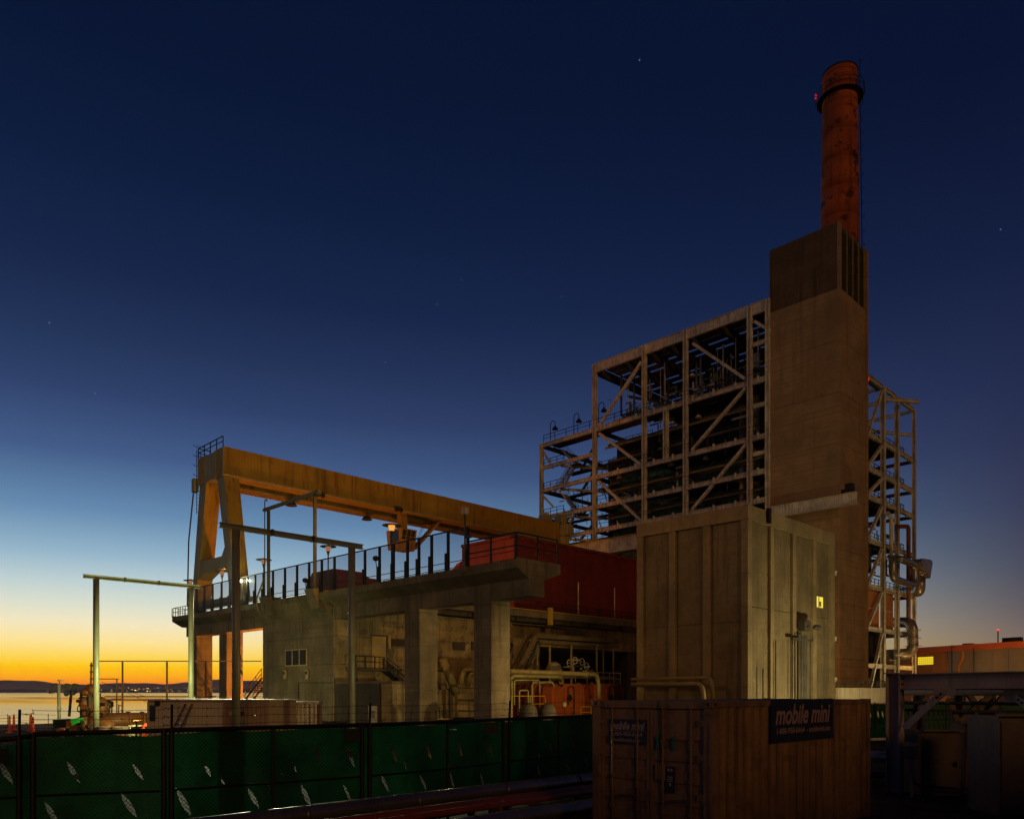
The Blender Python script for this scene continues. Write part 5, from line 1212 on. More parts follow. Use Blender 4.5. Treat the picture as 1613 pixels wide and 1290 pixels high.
# second fence with green screen, its lit panels painted paler
f2 = thing('far_screen_fence', LD(1450, 46), 'green screened fence, lit part painted paler, with slanted slits right of the tan container', 'fence')
pts = [(1330, 43), (1378, 44), (1410, 45), (1450, 46), (1490, 47), (1530, 48), (1575, 49.5), (1640, 51)]
def leafhole(cx, cz, w, h, tilt, n=7):
    o = []
    for i in range(n*2):
        t_ = 2*math.pi*i/(n*2); x = math.cos(t_)*w/2*abs(math.cos(t_))**0; z = math.sin(t_)*h/2
        x = math.cos(t_)*w/2*(1-abs(math.sin(t_))**3*.9)
        o.append((cx + x*math.cos(tilt)-z*math.sin(tilt), cz + x*math.sin(tilt)+z*math.cos(tilt)))
    return o
def screen_panel(P, Q, z0, z1, holes, m, root, sag=0.0, push=0.0):
    """cloth panel between two posts; holes are (u metres along, z, w, h, tilt)"""
    P = Vector((P.x, P.y, 0)); Q = Vector((Q.x, Q.y, 0)); L = (Q-P).length; d = (Q-P)/L; nm_ = Vector((d.y, -d.x, 0))
    if nm_.dot(P) < 0: nm_ = -nm_
    outer = []
    K = 10
    K = 22
    for i in range(K+1): u = L*i/K; outer.append((u, z1 - sag*(.3 + .7*abs(math.sin(u*2.3+z1*40)) + .5*math.sin(u*5.1))))
    for i in range(K+1): u = L*(1-i/K); outer.append((u, z0))
    loops = [outer] + [leafhole(*h) for h in holes]
    flat = [p for l in loops for p in l]
    tris = tessellate_polygon([[Vector((p[0], p[1], 0)) for p in l] for l in loops])
    mbx = MB()
    for u, z in flat: mbx.v.append(P + d*u + nm_*push + Z3*z)
    mbx.f = [tuple(t_) for t_ in tris]
    me = bpy.data.meshes.new('screen'); off = Vector(root.location)
    me.from_pydata([v-off for v in mbx.v], [], mbx.f); me.materials.append(m)
    o = bpy.data.objects.new('screen', me); COL.objects.link(o); o.parent = root
    md = o.modifiers.new('thickness', 'SOLIDIFY'); md.thickness = .004
    return o
rr = random.Random(5)
for (pa, da), (pb_, db) in zip(pts[:-1], pts[1:]):
    P, Q = LD(pa, da), LD(pb_, db); L = (Q-P).length
    hs = []
    for k in range(int(L/.42)):
        u = .3+k*.42
        if u < L-.2: hs.append((u, 1.5, .12, .42, .25)); hs.append((u+.05, .75, .12, .42, .25))
    screen_panel(P, Q, .12, 2.1, hs, M_SCREENL if pa > 1400 else M_SCREEN, f2)
    MB().bar((P.x, P.y, 0), (P.x, P.y, 2.2), .06).build('post', M_FPOST, f2)
    MB().bar((P.x, P.y, 2.13), (Q.x, Q.y, 2.13), .05).build('top_rail', M_FRAME, f2)
    MB().bar((P.x, P.y, 1.12), (Q.x, Q.y, 1.12), .04).build('mid_rail', M_FPOST, f2)

# ================================================================== FOREGROUND FENCE
fn = thing('screened_fence', LD(400, 15), 'long chain link fence covered in green windscreen topped with barbed wire', 'fence')
fp = [(-150, 12.4), (-60, 12.0), (30, 12.35), (52, 12.5), (258, 13.15), (270, 13.25), (430, 14.3), (570, 15.35), (582, 15.45), (705, 16.9), (793, 18.55), (802, 18.75), (880, 20.2), (950, 22.0), (1040, 24.5), (1150, 28.5)]
TOPZ = 2.09
def ztop(px, D): return {(-150): 2.1}.get(px, EYE - .66*(1 if px > 100 else 1.0 + (100-px)*.0018))
doubles = {(30, 52), (258, 270), (570, 582), (793, 802)}
# slit positions read off the fence (photo position, height px, tilt)
slits = [(352, 1232, 14), (466, 1210, 12), (640, 1205, 14), (700, 1200, 12), (850, 1190, 10), (-20, 1225, 40), (8, 1216, 42), (115, 1216, 36), (217, 1216, 30), (327, 1211, 26), (421, 1200, 34), (501, 1187, 28), (553, 1190, 36), (622, 1186, 32), (677, 1183, 26), (727, 1180, 30), (774, 1179, 28), (821, 1177, 24), (868, 1173, 24), (905, 1172, 22),
         (80, 1280, 40), (202, 1267, 44), (290, 1263, 48), (400, 1257, 36), (483, 1253, 38), (548, 1248, 26), (607, 1232, 34), (668, 1232, 26), (714, 1230, 26), (761, 1227, 22), (805, 1222, 22), (850, 1213, 20), (896, 1207, 18), (925, 1198, 18)]
MB_link = MB(); wires = MB()
for i in range(len(fp)-1):
    (pa, da), (pc, dc) = fp[i], fp[i+1]
    P, Q = LD(pa, da), LD(pc, dc); zt_ = (ztop(pa, da)+ztop(pc, dc))/2; L = (Q-P).length; d = (Q-P)/L
    nm_ = Vector((d.y, -d.x, 0)); nm_ = nm_ if nm_.dot(P) > 0 else -nm_
    if (pa, pc) not in doubles or True:
        hs = []
        for (sx, sy, sh) in slits:
            if pa+6 < sx < pc-6:
                r_ = (sx-CX)/F; l0 = (P.x-P.y)/R2; d0 = (P.x+P.y)/R2; l1 = (d.x-d.y)/R2; d1 = (d.x+d.y)/R2
                u = (r_*d0-l0)/(l1-r_*d1); D_ = d0+d1*u; z = EYE+(HOR-sy)*D_/F; h = sh*D_/F*1.12
                w0 = h*.18; t0 = .40 + rr.uniform(-.08, .12)
                if .18 < u < L-.18 and z-h/2 > .15: hs.append((u, z, w0, h, t0))
        screen_panel(P, Q, .06, zt_, hs, M_SCREEN, fn, sag=.035, push=.035)
    MB().tube([(P.x, P.y, zt_+.02), (Q.x, Q.y, ztop(pc, dc)+.02)], .04, 8).build('top_rail', M_FPOST, fn)
    if (pa, pc) not in doubles: MB().tube([(P.x, P.y, 1.10), (Q.x, Q.y, 1.10)], .022, 6).build('mid_rail', M_FPOST, fn)
    MB().tube([(P.x, P.y, .08), (Q.x, Q.y, .08)], .02, 6).build('bottom_rail', M_FPOST, fn)
    thick = pa in (30, 270, 52, 258, 570, 582, 793, 802)
    MB().tube([(P.x, P.y, 0), (P.x, P.y, zt_+.05)], .045 if thick else .03, 8).build('post', M_FPOST, fn)
    if pa in (30, 52, 258, 570, 793): MB().tube([(P.x, P.y, 0), (P.x, P.y, .3)], .12, 8).build('post_foot', M_CONCD, fn)
    # chain link fabric, slanted wires both ways, just in front of the cloth
    st = .075; nW = int((L+zt_)/st)
    for s in (1, -1):
        for k in range(nW):
            u0 = k*st - zt_; u1 = u0 + zt_; z0_, z1_ = .08, zt_
            if s < 0: u0, u1 = u1, u0
            # clip to 0..L
            def clipu(ua, za, ub, zb):
                if ua == ub: return None
                pts_ = []
                for (ux, zx, uy, zy) in ((ua, za, ub, zb),):
                    t0, t1 = 0.0, 1.0
                    for lo, hi in ((0, L),):
                        du = uy-ux
                        ta_, tb_ = (lo-ux)/du, (hi-ux)/du
                        if ta_ > tb_: ta_, tb_ = tb_, ta_
                        t0 = max(t0, ta_); t1 = min(t1, tb_)
                    if t1 <= t0: return None
                    return (ux+(uy-ux)*t0, zx+(zy-zx)*t0, ux+(uy-ux)*t1, zx+(zy-zx)*t1)
            c_ = clipu(u0, z0_, u1, z1_)
            if c_ and pc < 960:
                a = P + d*c_[0] + Z3*c_[1] - nm_*.01; b = P + d*c_[2] + Z3*c_[3] - nm_*.01
                n0 = len(MB_link.v); sd_ = Vector((0,0,.006))
                MB_link.v += [a-sd_, b-sd_, b+sd_, a+sd_]; MB_link.f.append((n0, n0+1, n0+2, n0+3))
    for zz_ in (.12, .26, .40):
        K = max(2, int(L/.5)); last = None
        for k in range(K+1):
            p = P.lerp(Q, k/K) + Z3*(zt_+zz_ - .02*math.sin(math.pi*k/K)) - nm_*zz_*.06
            if last is not None: wires.bar(last, p, .008)
            wires.bar(p-Vector((.0, .012, .015)), p+Vector((0, .012, .015)), .006); wires.bar(p-Vector((.012, 0, -.015)), p+Vector((.012, 0, -.015)), .006)
            last = p
    if pa in (-60, 30, 270, 582, 802): MB().bar((P.x, P.y, zt_), (P.x-nm_.x*.03, P.y-nm_.y*.03, zt_+.46), .035).build('barb_arm', M_FPOST, fn)
MB_link.build('chain_link', M_FPOST, fn, kind='stuff')
wires.build('barbed_wire', M_FPOST, fn, kind='stuff')
# sign plates on the fence
def plate(px0, px1, py0, py1, D, label):
    p = PD(px0, py0, D); q = PD(px1, py1, D)
    r = thing('fence_sign', p, label, 'sign', None)
    d = (LD(px1, D)-LD(px0, D)).normalized()
    MB().bar((p.x, p.y, (p.z+q.z)/2), (q.x, q.y, (p.z+q.z)/2), .012, p.z-q.z).build('plate', M_BLACK, r)
    for t_ in (.08, .92):
        c = p.lerp(q, t_); MB().bar((c.x, c.y, p.z-.02), (c.x, c.y, p.z+.05), .015).build('hanger', M_FPOST, r)
plate(542, 567, 1150, 1166, 15.0, 'blank black plate on the fence just left of the second double post')
plate(765, 784, 1141, 1155, 17.9, 'blank black plate on the fence left of third double post')
plate(-4, 13, 1179, 1202, 12.1, 'blank black plate cut by the left edge of the photo')

# ================================================================== FOREGROUND PIPES
def longpipe(label, py_a, py_b, px_a, px_b, Y, r, m, coll, name='ground_pipe'):
    a = PY(px_a, py_a, Y); b = PY(px_b, py_b, Y); z = (a.z)/1.0 - r
    x0 = -6; x1 = 21.8
    rt = thing(name, (4, Y, z), label, 'pipe')
    MB().tube([(x0, Y, z), (x1, Y, z)], r, 20).build('pipe', m, rt, smooth=True)
    for k in range(coll):
        x = x0 + (x1-x0)*(k+.5)/coll; MB().tube([(x-.03, Y, z), (x+.03, Y, z)], r*1.045, 20).build('joint_band', m, rt, smooth=True)
    return z
z1p = longpipe('upper grey lagged pipe sweeping in front of the green fence', 1254, 0, 600, 0, 11.6, .16, M_BIGPIPE, 12)
z2p = longpipe('thinner red oxide pipe directly below the grey lagged pipe', 1278, 0, 600, 0, 11.3, .10, M_REDPIPE, 9)
z3p = longpipe('lowest dark lagged pipe at the bottom edge of the photo', 1279, 0, 780, 0, 10.6, .20, M_BIGPIPE, 8)
z4p = longpipe('thin dark pipe beside lowest lagged pipe', 1262, 0, 790, 0, 10.95, .06, M_REDPIPE, 6)
for k, x in enumerate((1.5, 6.5, 10.6, 13.9, 18.5)):
    s = thing('pipe_support', (x, 11.3, 0), ['', 'first', 'second', 'third', 'fourth', 'fifth'][k+1] + ' steel pipe support from the left under foreground pipes', 'pipe support', 'steel supports under the foreground pipes')
    MB().box(x-.06, x+.06, 10.9, 11.85, z1p-.28, z1p-.17).build('saddle', M_STEELD, s)
    MB().box(x-.06, x+.06, 11.1, 11.2, 0, z2p-.12 if False else z1p-.282).build('leg', M_STEELD, s)
    MB().box(x-.06, x+.06, 11.72, 11.82, 0, z1p-.282).build('leg', M_STEELD, s)

# ================================================================== TAN SHIPPING CONTAINER
ct = thing('shipping_container', (13, 9, 0), 'tan rental storage container with navy signs standing behind the foreground pipes', 'shipping container')
cxA = (12.46 + .2555*12.46)/R2; cyA = (12.46 - .2555*12.46)/R2   # near corner
cxB = cyA / ry(1371); cyB = cyA + 2.44; CZt = 2.61; CZ0 = .06
# corner posts, rails, castings
for x in (cxA, cxB-.16):
    for y in (cyA, cyB-.16):
        MB().box(x, x+.16, y, y+.16, CZ0+.12, CZt-.12).build('corner_post', M_CONT, ct)
        for z in (CZ0, CZt-.118):
            c_ = MB().box(x-.012, x+.172, y-.012, y+.172, z, z+.118).build('corner_casting', M_CONT, ct, bevel=.01)
            MB().lathe((x-.0135 if x == cxA else x+.08, y+.08, z+.06), [(.028, 0), (.03, .003), (.001, .004)], 10, 'x').build('casting_hole', M_BLACK, c_)
            if y == cyA: MB().lathe((x+.08, y-.0165, z+.06), [(.001, 0), (.03, .001), (.028, .004)], 10, 'y').build('casting_hole', M_BLACK, c_)
MB().box(cxA+.17, cxB-.17, cyA+.02, cyA+.10, CZt-.10, CZt-.01).build('top_side_rail', M_CONT, ct)
MB().box(cxA+.17, cxB-.17, cyA+.02, cyA+.10, CZ0+.02, CZ0+.16).build('bottom_side_rail', M_CONT, ct)
MB().box(cxA+.17, cxB-.17, cyB-.10, cyB-.02, CZ0+.02, CZt-.01).build('far_side', M_CONT, ct)
MB().box(cxB-.1, cxB-.04, cyA+.17, cyB-.17, CZ0+.02, CZt-.01).build('end_wall', M_CONT, ct)
rfm = MB()
nR = 22
for k in range(nR):
    a = cxA+.12 + (cxB-cxA-.24)*k/nR; b = cxA+.12 + (cxB-cxA-.24)*(k+1)/nR
    rfm.box(a, b, cyA+.1, cyB-.1, CZt-.06, CZt-.03 + (.02 if k % 2 else 0))
rfm.build('roof', M_CONTROOF, ct)
# corrugated side facing -Y
x0_ = cxA+.17; x1_ = cxB-.17; pitch = .278; nC = int((x1_-x0_)/pitch); pitch = (x1_-x0_)/nC; dep = .055
pf = []
for k in range(nC):
    a = x0_ + k*pitch; pf += [(a, 0), (a+pitch*.26, 0), (a+pitch*.5, dep), (a+pitch*.76, dep)]
pf.append((x1_, 0))
mbx = MB()
for (x, d0) in pf: mbx.v += [Vector((x, cyA+.03+d0, CZ0+.16)), Vector((x, cyA+.03+d0, CZt-.10)), Vector((x, cyA+.09, CZt-.10)), Vector((x, cyA+.09, CZ0+.16))]
for k in range(len(pf)-1):
    a = k*4
    for r_ in range(4): mbx.f.append((a+r_, a+4+r_, a+4+(r_+1) % 4, a+(r_+1) % 4))
mbx.build('corrugated_side', M_CONT, ct)
# door end facing -X: header, sill, two leaves
MB().box(cxA+.01, cxA+.12, cyA+.17, cyB-.17, CZt-.13, CZt-.01).build('door_header', M_CONT, ct)
MB().box(cxA+.01, cxA+.12, cyA+.17, cyB-.17, CZ0+.02, CZ0+.14).build('door_sill', M_CONT, ct)
ym = (cyA+cyB)/2
for (ya, yb) in ((ym+.01, cyB-.17), (cyA+.17, ym-.01)):
    dr_ = MB(); zs = [CZ0+.17]; z = CZ0+.2
    xf0 = cxA+.045
    # horizontal ribs pressed into each leaf
    prz = [(CZ0+.16, 0)]; zc_ = CZ0+.30
    while zc_ < CZt-.45:
        prz += [(zc_, 0), (zc_+.03, .022), (zc_+.14, .022), (zc_+.17, 0)]; zc_ += .36
    prz.append((CZt-.15, 0))
    mbx = MB()
    for z, d0 in prz: mbx.v += [Vector((xf0+d0, ya+.06, z)), Vector((xf0+d0, yb-.06, z)), Vector((xf0+.05, yb-.06, z)), Vector((xf0+.05, ya+.06, z))]
    for k in range(len(prz)-1):
        a = k*4
        for r_ in range(4): mbx.f.append((a+r_, a+4+r_, a+4+(r_+1) % 4, a+(r_+1) % 4))
    dl = mbx.build('door', M_CONT, ct)
    for yy in (ya, yb-.058): MB().box(xf0-.012, xf0+.05, yy, yy+.058, CZ0+.16, CZt-.15).build('door_edge', M_CONT, dl)
    for fr_ in (.22, .74):
        y = ya + (yb-ya)*fr_
        MB().tube([(xf0-.035, y, CZ0+.05), (xf0-.035, y, CZt-.06)], .017, 8).build('lock_rod', M_CONT, dl, smooth=True)
        for z in (CZt-.09, CZ0+.09): MB().box(xf0-.06, xf0-.02+.03, y-.045, y+.045, z-.04, z+.04).build('rod_cam', M_CONT, dl)
        for z in (.75, 1.3, 1.95): MB().box(xf0-.055, xf0-.005, y-.03, y+.03, z-.03, z+.03).build('rod_bracket', M_CONT, dl)
    MB().bar((xf0-.06, ya+(yb-ya)*.22, .98), (xf0-.06, ya+(yb-ya)*.6, .95), .03, .035).build('handle', M_STEELD, dl)
    ye_ = yb-.03 if yb > ym+.5 else ya+.03
    for z in (.45, 1.05, 1.70, 2.25): MB().box(xf0-.05, xf0-.013, ye_-.07, ye_+.07, z-.05, z+.05).build('hinge', M_CONT, dl)
MB().box(cxA+.005, cxA+.03, ym-.32, ym-.12, 1.28, 1.55).build('lock_box', M_CONT, ct, bevel=.008)
lbp = MB().box(cxA+.0, cxA+.03, ym-.50, ym-.36, 1.08, 1.52).build('safety_label', M_NAVY, ct)
for (yy, zz_) in ((-.40, 1.46), (-.46, 1.46), (-.43, 1.22)): MB().box(cxA-.003, cxA-.001, ym+yy-.015, ym+yy+.015, zz_-.02, zz_+.02).build('print_mark', M_WHITE, lbp)
for k in range(3): MB().box(cxA-.003, cxA-.001, ym-.48, ym-.38, 1.27+k*.035, 1.28+k*.035).build('print_mark', M_WHITE, lbp)
text_mesh('I', .12, (cxA-.0, ym-.15, 0.0), 'x', M_BLUE, ct, 'x') if False else None
for yy in (ym-.17, ym-.49): 
    MB().box(cxA+.0, cxA+.03, yy-.012, yy+.012, 1.78, 2.03).build('tape_strip', M_BLUE, ct)
# end sign
sy1 = cyB - .36; sy0 = sy1 - .80; sz1 = 2.28; sz0 = 1.86
sg = MB().box(cxA+.012, cxA+.030, sy0, sy1, sz0, sz1).build('end_sign', M_NAVY, ct)
text_mesh('mobile mini', .19, (cxA+.010, sy1-.03, sz1-.175), 'x', M_LETT, sg, 'lettering', width=.74, shear=.25, bold=.006, depth=.001)
text_mesh('1-800-950-6464', .095, (cxA+.010, sy1-.06, sz1-.29), 'x', M_LETT, sg, 'lettering', width=.66, bold=.001, depth=.001)
text_mesh('mobilemini.com', .095, (cxA+.010, sy1-.10, sz1-.39), 'x', M_LETT, sg, 'lettering', width=.58, bold=.001, depth=.001)
MB().box(cxA+.009, cxA+.011, sy0+.03, sy1-.03, sz1-.205, sz1-.199).build('rule', M_LETT, sg)
# side sign
def xs(px): return cyA/ry(px)
sx0, sx1 = xs(1215.5), xs(1313.5); sz1 = Zat(1101, sx0, cyA); sz0 = Zat(1171, sx0, cyA)
sg = MB().box(sx0, sx1, cyA+.008, cyA+.025, sz0, sz1).build('side_sign', M_NAVY, ct)
W_ = sx1-sx0; H_ = sz1-sz0
text_mesh('mobile mini', .50, (sx0+W_*.06, cyA+.006, sz0+H_*.43), 'y', M_LETT, sg, 'lettering', width=W_*.88, shear=.28, bold=.012, depth=.001)
text_mesh('1-800-950-6464', .15, (sx0+W_*.08, cyA+.006, sz0+H_*.20), 'y', M_LETT, sg, 'lettering', width=W_*.42, bold=.002, depth=.001)
text_mesh('mobilemini.com', .15, (sx0+W_*.58, cyA+.006, sz0+H_*.20), 'y', M_LETT, sg, 'lettering', width=W_*.36, bold=.002, depth=.001)
MB().box(sx0+W_*.535, sx0+W_*.55, cyA+.005, cyA+.0075, sz0+H_*.23, sz0+H_*.255).build('dot', M_LETT, sg)

# ================================================================== RIGHT FOREGROUND PIPE RACK
rk = thing('pipe_rack', (23, 8, 0), 'dark grey steel pipe rack with I beam and knee braces at the right edge', 'pipe rack')
RX = 22.6; ry0 = Yat(1400, RX); ytop = Zat(1062, RX, ry0)
P0 = Vector((RX, ry0-.16, 0))
dirR = Vector((-.0, -1, 0)); zb = Zat(1062, RX, ry0)-.20
MB().ibeam(P0, (P0.x, P0.y, zb+.21), .36, .36, .03).build('post', M_RACK, rk)
MB().ibeam((RX, ry0-.35, zb), (RX-1.2, ry0-7.5, zb+.03), .36, .42, .03).build('beam', M_RACK, rk)
MB().box(RX-.25, RX+.25, ry0-.345, ry0+.06, zb+.212, zb+.24).build('cap_plate', M_RACK, rk)
MB().ibeam((RX-1.0, ry0-5.6, 0), (RX-1.0, ry0-5.6, zb-.21), .3, .3, .03).build('post', M_RACK, rk)
for (pa, qa, pb2, qb) in ((1424, 1147, 1488, 1088), (1600, 1098, 1640, 1130)):
    a = PX(pa, qa, RX-.25); b = PX(pb2, qb, RX-.25-.3 if pa < 1500 else RX-.8)
    MB().bar(a, b, .05, .17).build('knee_brace', M_RACK, rk)
    g_ = b if pa < 1500 else a
    MB().box(g_.x-.02, g_.x+.02, g_.y-.25, g_.y+.25, g_.z-.12, zb-.2).build('gusset', M_RACK, rk)
    for k in (0, 1): c = g_ + (a-b).normalized()*(.12+.14*k)*(1 if pa < 1500 else -1); MB().tube([c-Vector((.06,0,0)), c+Vector((.0,0,0))], .035, 6).build('bolt', M_BLACK, rk)
for dz in (-.07, .07): MB().tube([(RX-.22, ry0-.42, zb+dz), (RX-.18, ry0-.42, zb+dz)], .03, 6).build('bolt', M_BLACK, rk)
# pipes and second frame behind the rack
for k, (x, z, r_, m_) in enumerate(((24.6, 2.95, .14, M_STEELD), (25.4, 2.75, .10, M_RACK), (24.2, 2.45, .05, M_BLACK))):
    pipe('rack_pipe', ['upper dark pipe on the rack behind the I beam', 'grey pipe below the rack beam', 'thin black line under the rack pipes'][k], [(x, ry0+.5, z), (x-.6, ry0-8, z)], r_, m_, .2)
r2 = thing('rear_rack_frame', (27, 7, 0), 'brown braced frame standing behind the pipe rack', 'steel frame')
for px_ in (1447, 1511, 1560): q = LD(px_, 25); MB().ibeam((q.x, q.y, 0), (q.x, q.y, 3.1), .28, .28, .03).build('post', M_CAB, r2)
a, b = PD(1432, 1085, 25), PD(1640, 1083, 25); MB().ibeam(a, b, .25, .3, .03).build('beam', M_CAB, r2)
for p0, q0_, p1, q1_ in ((1435, 1150, 1462, 1090), (1495, 1100, 1512, 1148), (1525, 1092, 1566, 1150), (1500, 1145, 1560, 1095), (1560, 1120, 1590, 1085)):
    MB().bar(PD(p0, q0_, 24.8), PD(p1, q1_, 24.8), .12, .16).build('brace', M_CAB, r2)
MB().bar(PD(1418, 1118, 24.5), PD(1640, 1121, 24.5), .06, .08).build('perforated_rail', M_BLACK, r2)
# electrical cabinets
def cabinet(px0, px1, pyt, D, depth, label, m=M_CAB, nd=1, panels=((.05, .95, .08, .45), (.05, .95, .5, .93))):
    a, b = PD(px0, pyt, D), PD(px1, pyt, D); d = (b-a); L = d.length; d.normalize(); n_ = Vector((1, 1, 0)).normalized()
    r = thing('electrical_cabinet', (a.x, a.y, 0), label, 'cabinet', None); zt_ = a.z
    c = (a+b)/2 + n_*depth/2; MB().bar((a+n_*depth/2)*1.0 - Z3*(a.z - zt_/2), (b+n_*depth/2) - Z3*(b.z - zt_/2), depth, zt_).build('body', m, r)
    for (u0, u1, v0, v1) in panels:
        p = a + d*L*u0 - n_*.015; q = a + d*L*u1 - n_*.015
        MB().bar((p.x, p.y, zt_*(v0+v1)/2), (q.x, q.y, zt_*(v0+v1)/2), .03, zt_*(v1-v0)).build('door', m, r)
    MB().bar((a-n_*.06)+Z3*.03, (b-n_*.06)+Z3*.03, .2, .05).build('canopy', m, r)
    p = a + d*L*.85 - n_*.05; MB().box(p.x-.03, p.x+.03, p.y-.03, p.y+.03, zt_*.45, zt_*.53).build('handle', M_BLACK, r)
    return r
cabinet(1451, 1513, 1152, 21.0, 1.0, 'dark upright cabinet framed inside the pipe rack')
cabinet(1573, 1660, 1128, 17.5, 1.2, 'dark cabinet with door and keyhole at the right edge', panels=((.04, .96, .05, .95),))
# hoses, junction boxes and low pipes that clutter the right corner
jb = thing('junction_box', LD(1440, 20.5), 'small junction boxes on a stand left of the framed cabinet', 'junction box')
q = LD(1436, 20.6); MB().bar((q.x, q.y, 0), (q.x, q.y, 1.7), .06).build('stand', M_RACK, jb)
for z in (1.0, 1.45): MB().box(q.x-.14, q.x+.06, q.y-.14, q.y+.14, z, z+.34).build('box', M_CAB, jb, bevel=.01)
MB().tube(bend([(q.x, q.y, 1.0), (q.x, q.y, .3), (q.x+1.5, q.y-1.5, .15), (q.x+2.5, q.y-3.5, .06)], .4), .035, 8).build('cable', M_BLACK, jb, smooth=True)
cabinet(1520, 1566, 1140, 24.0, .8, 'reddish dark cabinet between the other two cabinets')
r = thing('amber_conduit', LD(1522, 20), 'orange vertical conduits between the dark cabinets', 'conduit')
for px_, w in ((1522, .06), (1533, .09)): 
    q = LD(px_, 21.5); MB().tube([(q.x, q.y, 0), (q.x, q.y, EYE+(HOR-1145)*21.5/F)], w, 8).build('conduit', M_OBLD, r)  # conduits use the orange brown cladding colour
# ground pipe glimpsed between container and rack
pipe('lagged_yard_pipe', 'silver lagged pipe on low stands between container and rack post', [LD(1345, 27)+Z3*.55, LD(1500, 26)+Z3*.55], .2, M_INSUL, .1, seg=14)
pipe('yard_rail_pipe', 'thin pale pipe above the lagged yard pipe', [LD(1350, 33)+Z3*.75, LD(1480, 33)+Z3*.85], .06, M_STEEL, .1)
pipe('yard_dark_pipe', 'dark pipe beneath the lagged yard pipe', [LD(1345, 24)+Z3*.25, LD(1500, 23.5)+Z3*.25], .12, M_STEELD, .1)

# ================================================================== GOALPOST FRAMES in the yard
def goalpost(Y, pxa, pxb, pa, pb_, ztop_, label, ext=(.7, .6), thick=.17):
    xa, xb = Xat(pxa, Y), Xat(pxb, Y)
    r = thing('goalpost_frame', ((xa+xb)/2, Y, 0), label, 'steel frame', 'tall goalpost frames in the yard')
    for x in (xa, xb):
        MB().tube([(x, Y, .0), (x, Y, ztop_)], thick, 16).build('post', M_POST, r, smooth=True)
        MB().box(x-.3, x+.3, Y-.3, Y+.3, 0.001, .04).build('base_plate', M_STEELD, r)
    MB().ibeam((xa-ext[0], Y, ztop_+.12), (xb+ext[1], Y, ztop_+.12), .22, .22, .03).build('crossbeam', M_POST, r)
    for x in (xa+1.6, xa+3.6): MB().box(x-.05, x+.05, Y-.14, Y+.14, ztop_, ztop_+.26).build('clip', M_STEELD, r)
    return r
goalpost(50.2, 151.5, 301, 908, 922, Zat(912, Xat(151.5, 50.2), 50.2), 'left goalpost frame, brightly lit, in front of the sunset')
goalpost(31.3, 372, 554, 830, 862, Zat(835, Xat(372, 31.3), 31.3), 'right goalpost frame, dark left post crossing the crane legs')

# ================================================================== TRAILER, RUSTY CONTAINER AND YARD THINGS AT LEFT
tr_ = thing('office_trailer', LD(330, 38), 'cream sided office trailer behind the green fence, right boards painted a lamplit tan', 'trailer')
TL, TR = LD(232, 39.5), LD(424, 37.6); du = (TR-TL).normalized(); LT = (TR-TL).length; nb_ = Vector((-du.y, du.x, 0)); nb_ = nb_ if nb_.dot(Vector((1,1,0))) > 0 else -nb_
ZTR = EYE + (HOR-1103.5)*38.5/F
c = (TL+TR)/2 + nb_*1.22
MB().bar(TL+nb_*1.22+Z3*(.3+(ZTR-.3)/2), TR+nb_*1.22+Z3*(.3+(ZTR-.3)/2), 2.4, ZTR-.3).build('body', M_TRAILERT, tr_)
nS = 30; split = (353-232)/(424-232)
for k in range(nS):
    a = TL + du*LT*(k/nS) - nb_*.0; b = TL + du*LT*((k+1)/nS-.001)
    mm = M_TRAILER if k/nS < split else M_TRAILERT
    MB().bar(a+du*.01+Z3*(.3+(ZTR-.35)/2), b-du*.01+Z3*(.3+(ZTR-.35)/2), .05, ZTR-.42).build('siding_board', mm, tr_)
MB().bar(TL-du*.08+nb_*1.2+Z3*(ZTR+.04), TR+du*.08+nb_*1.2+Z3*(ZTR+.04), 2.62, .08).build('roof', M_STEEL, tr_)
def on_tr(px, z, out=.05):
    r_ = (px-CX)/F; l0 = (TL.x-TL.y)/R2; d0 = (TL.x+TL.y)/R2; l1 = (du.x-du.y)/R2; d1 = (du.x+du.y)/R2
    u = (r_*d0-l0)/(l1-r_*d1); return TL + du*u - nb_*out + Z3*z
MB().bar(on_tr(237, 1.7), on_tr(245.5, 1.7), .04, .8).build('window', M_GLASS, tr_)
MB().bar(on_tr(281, 1.65), on_tr(287.5, 1.65), .04, .85).build('notice_panel', M_STEEL, tr_)
MB().bar(on_tr(249, 2.2, .15), on_tr(253, 2.2, .15), .2, .22).build('wall_lamp', M_BLACK, tr_)
for a, b, m_ in ((362, 366, M_WHITE), (375, 378, M_BLACK), (380, 385, M_REDL)): MB().bar(on_tr(a, 1.72), on_tr(b, 1.72), .04, .2).build('sign_plate', m_, tr_)
ldr = thing('red_ladder', on_tr(292, 0), 'dark red ladder leaning on the cream side of the trailer', 'ladder')
mbx = MB()
for s in (-.2, .2):
    mbx.bar(on_tr(288, .2, 1.0)+du*s, on_tr(300, ZTR-.15, .12)+du*s, .05, .08)
mbx.build('stile', M_REDL, ldr)
mbx = MB()
for k in range(1, 9): c = on_tr(288, .2, 1.0).lerp(on_tr(300, ZTR-.15, .12), k/9); mbx.bar(c-du*.19, c+du*.19, .035)
mbx.build('rung', M_STEEL, ldr)
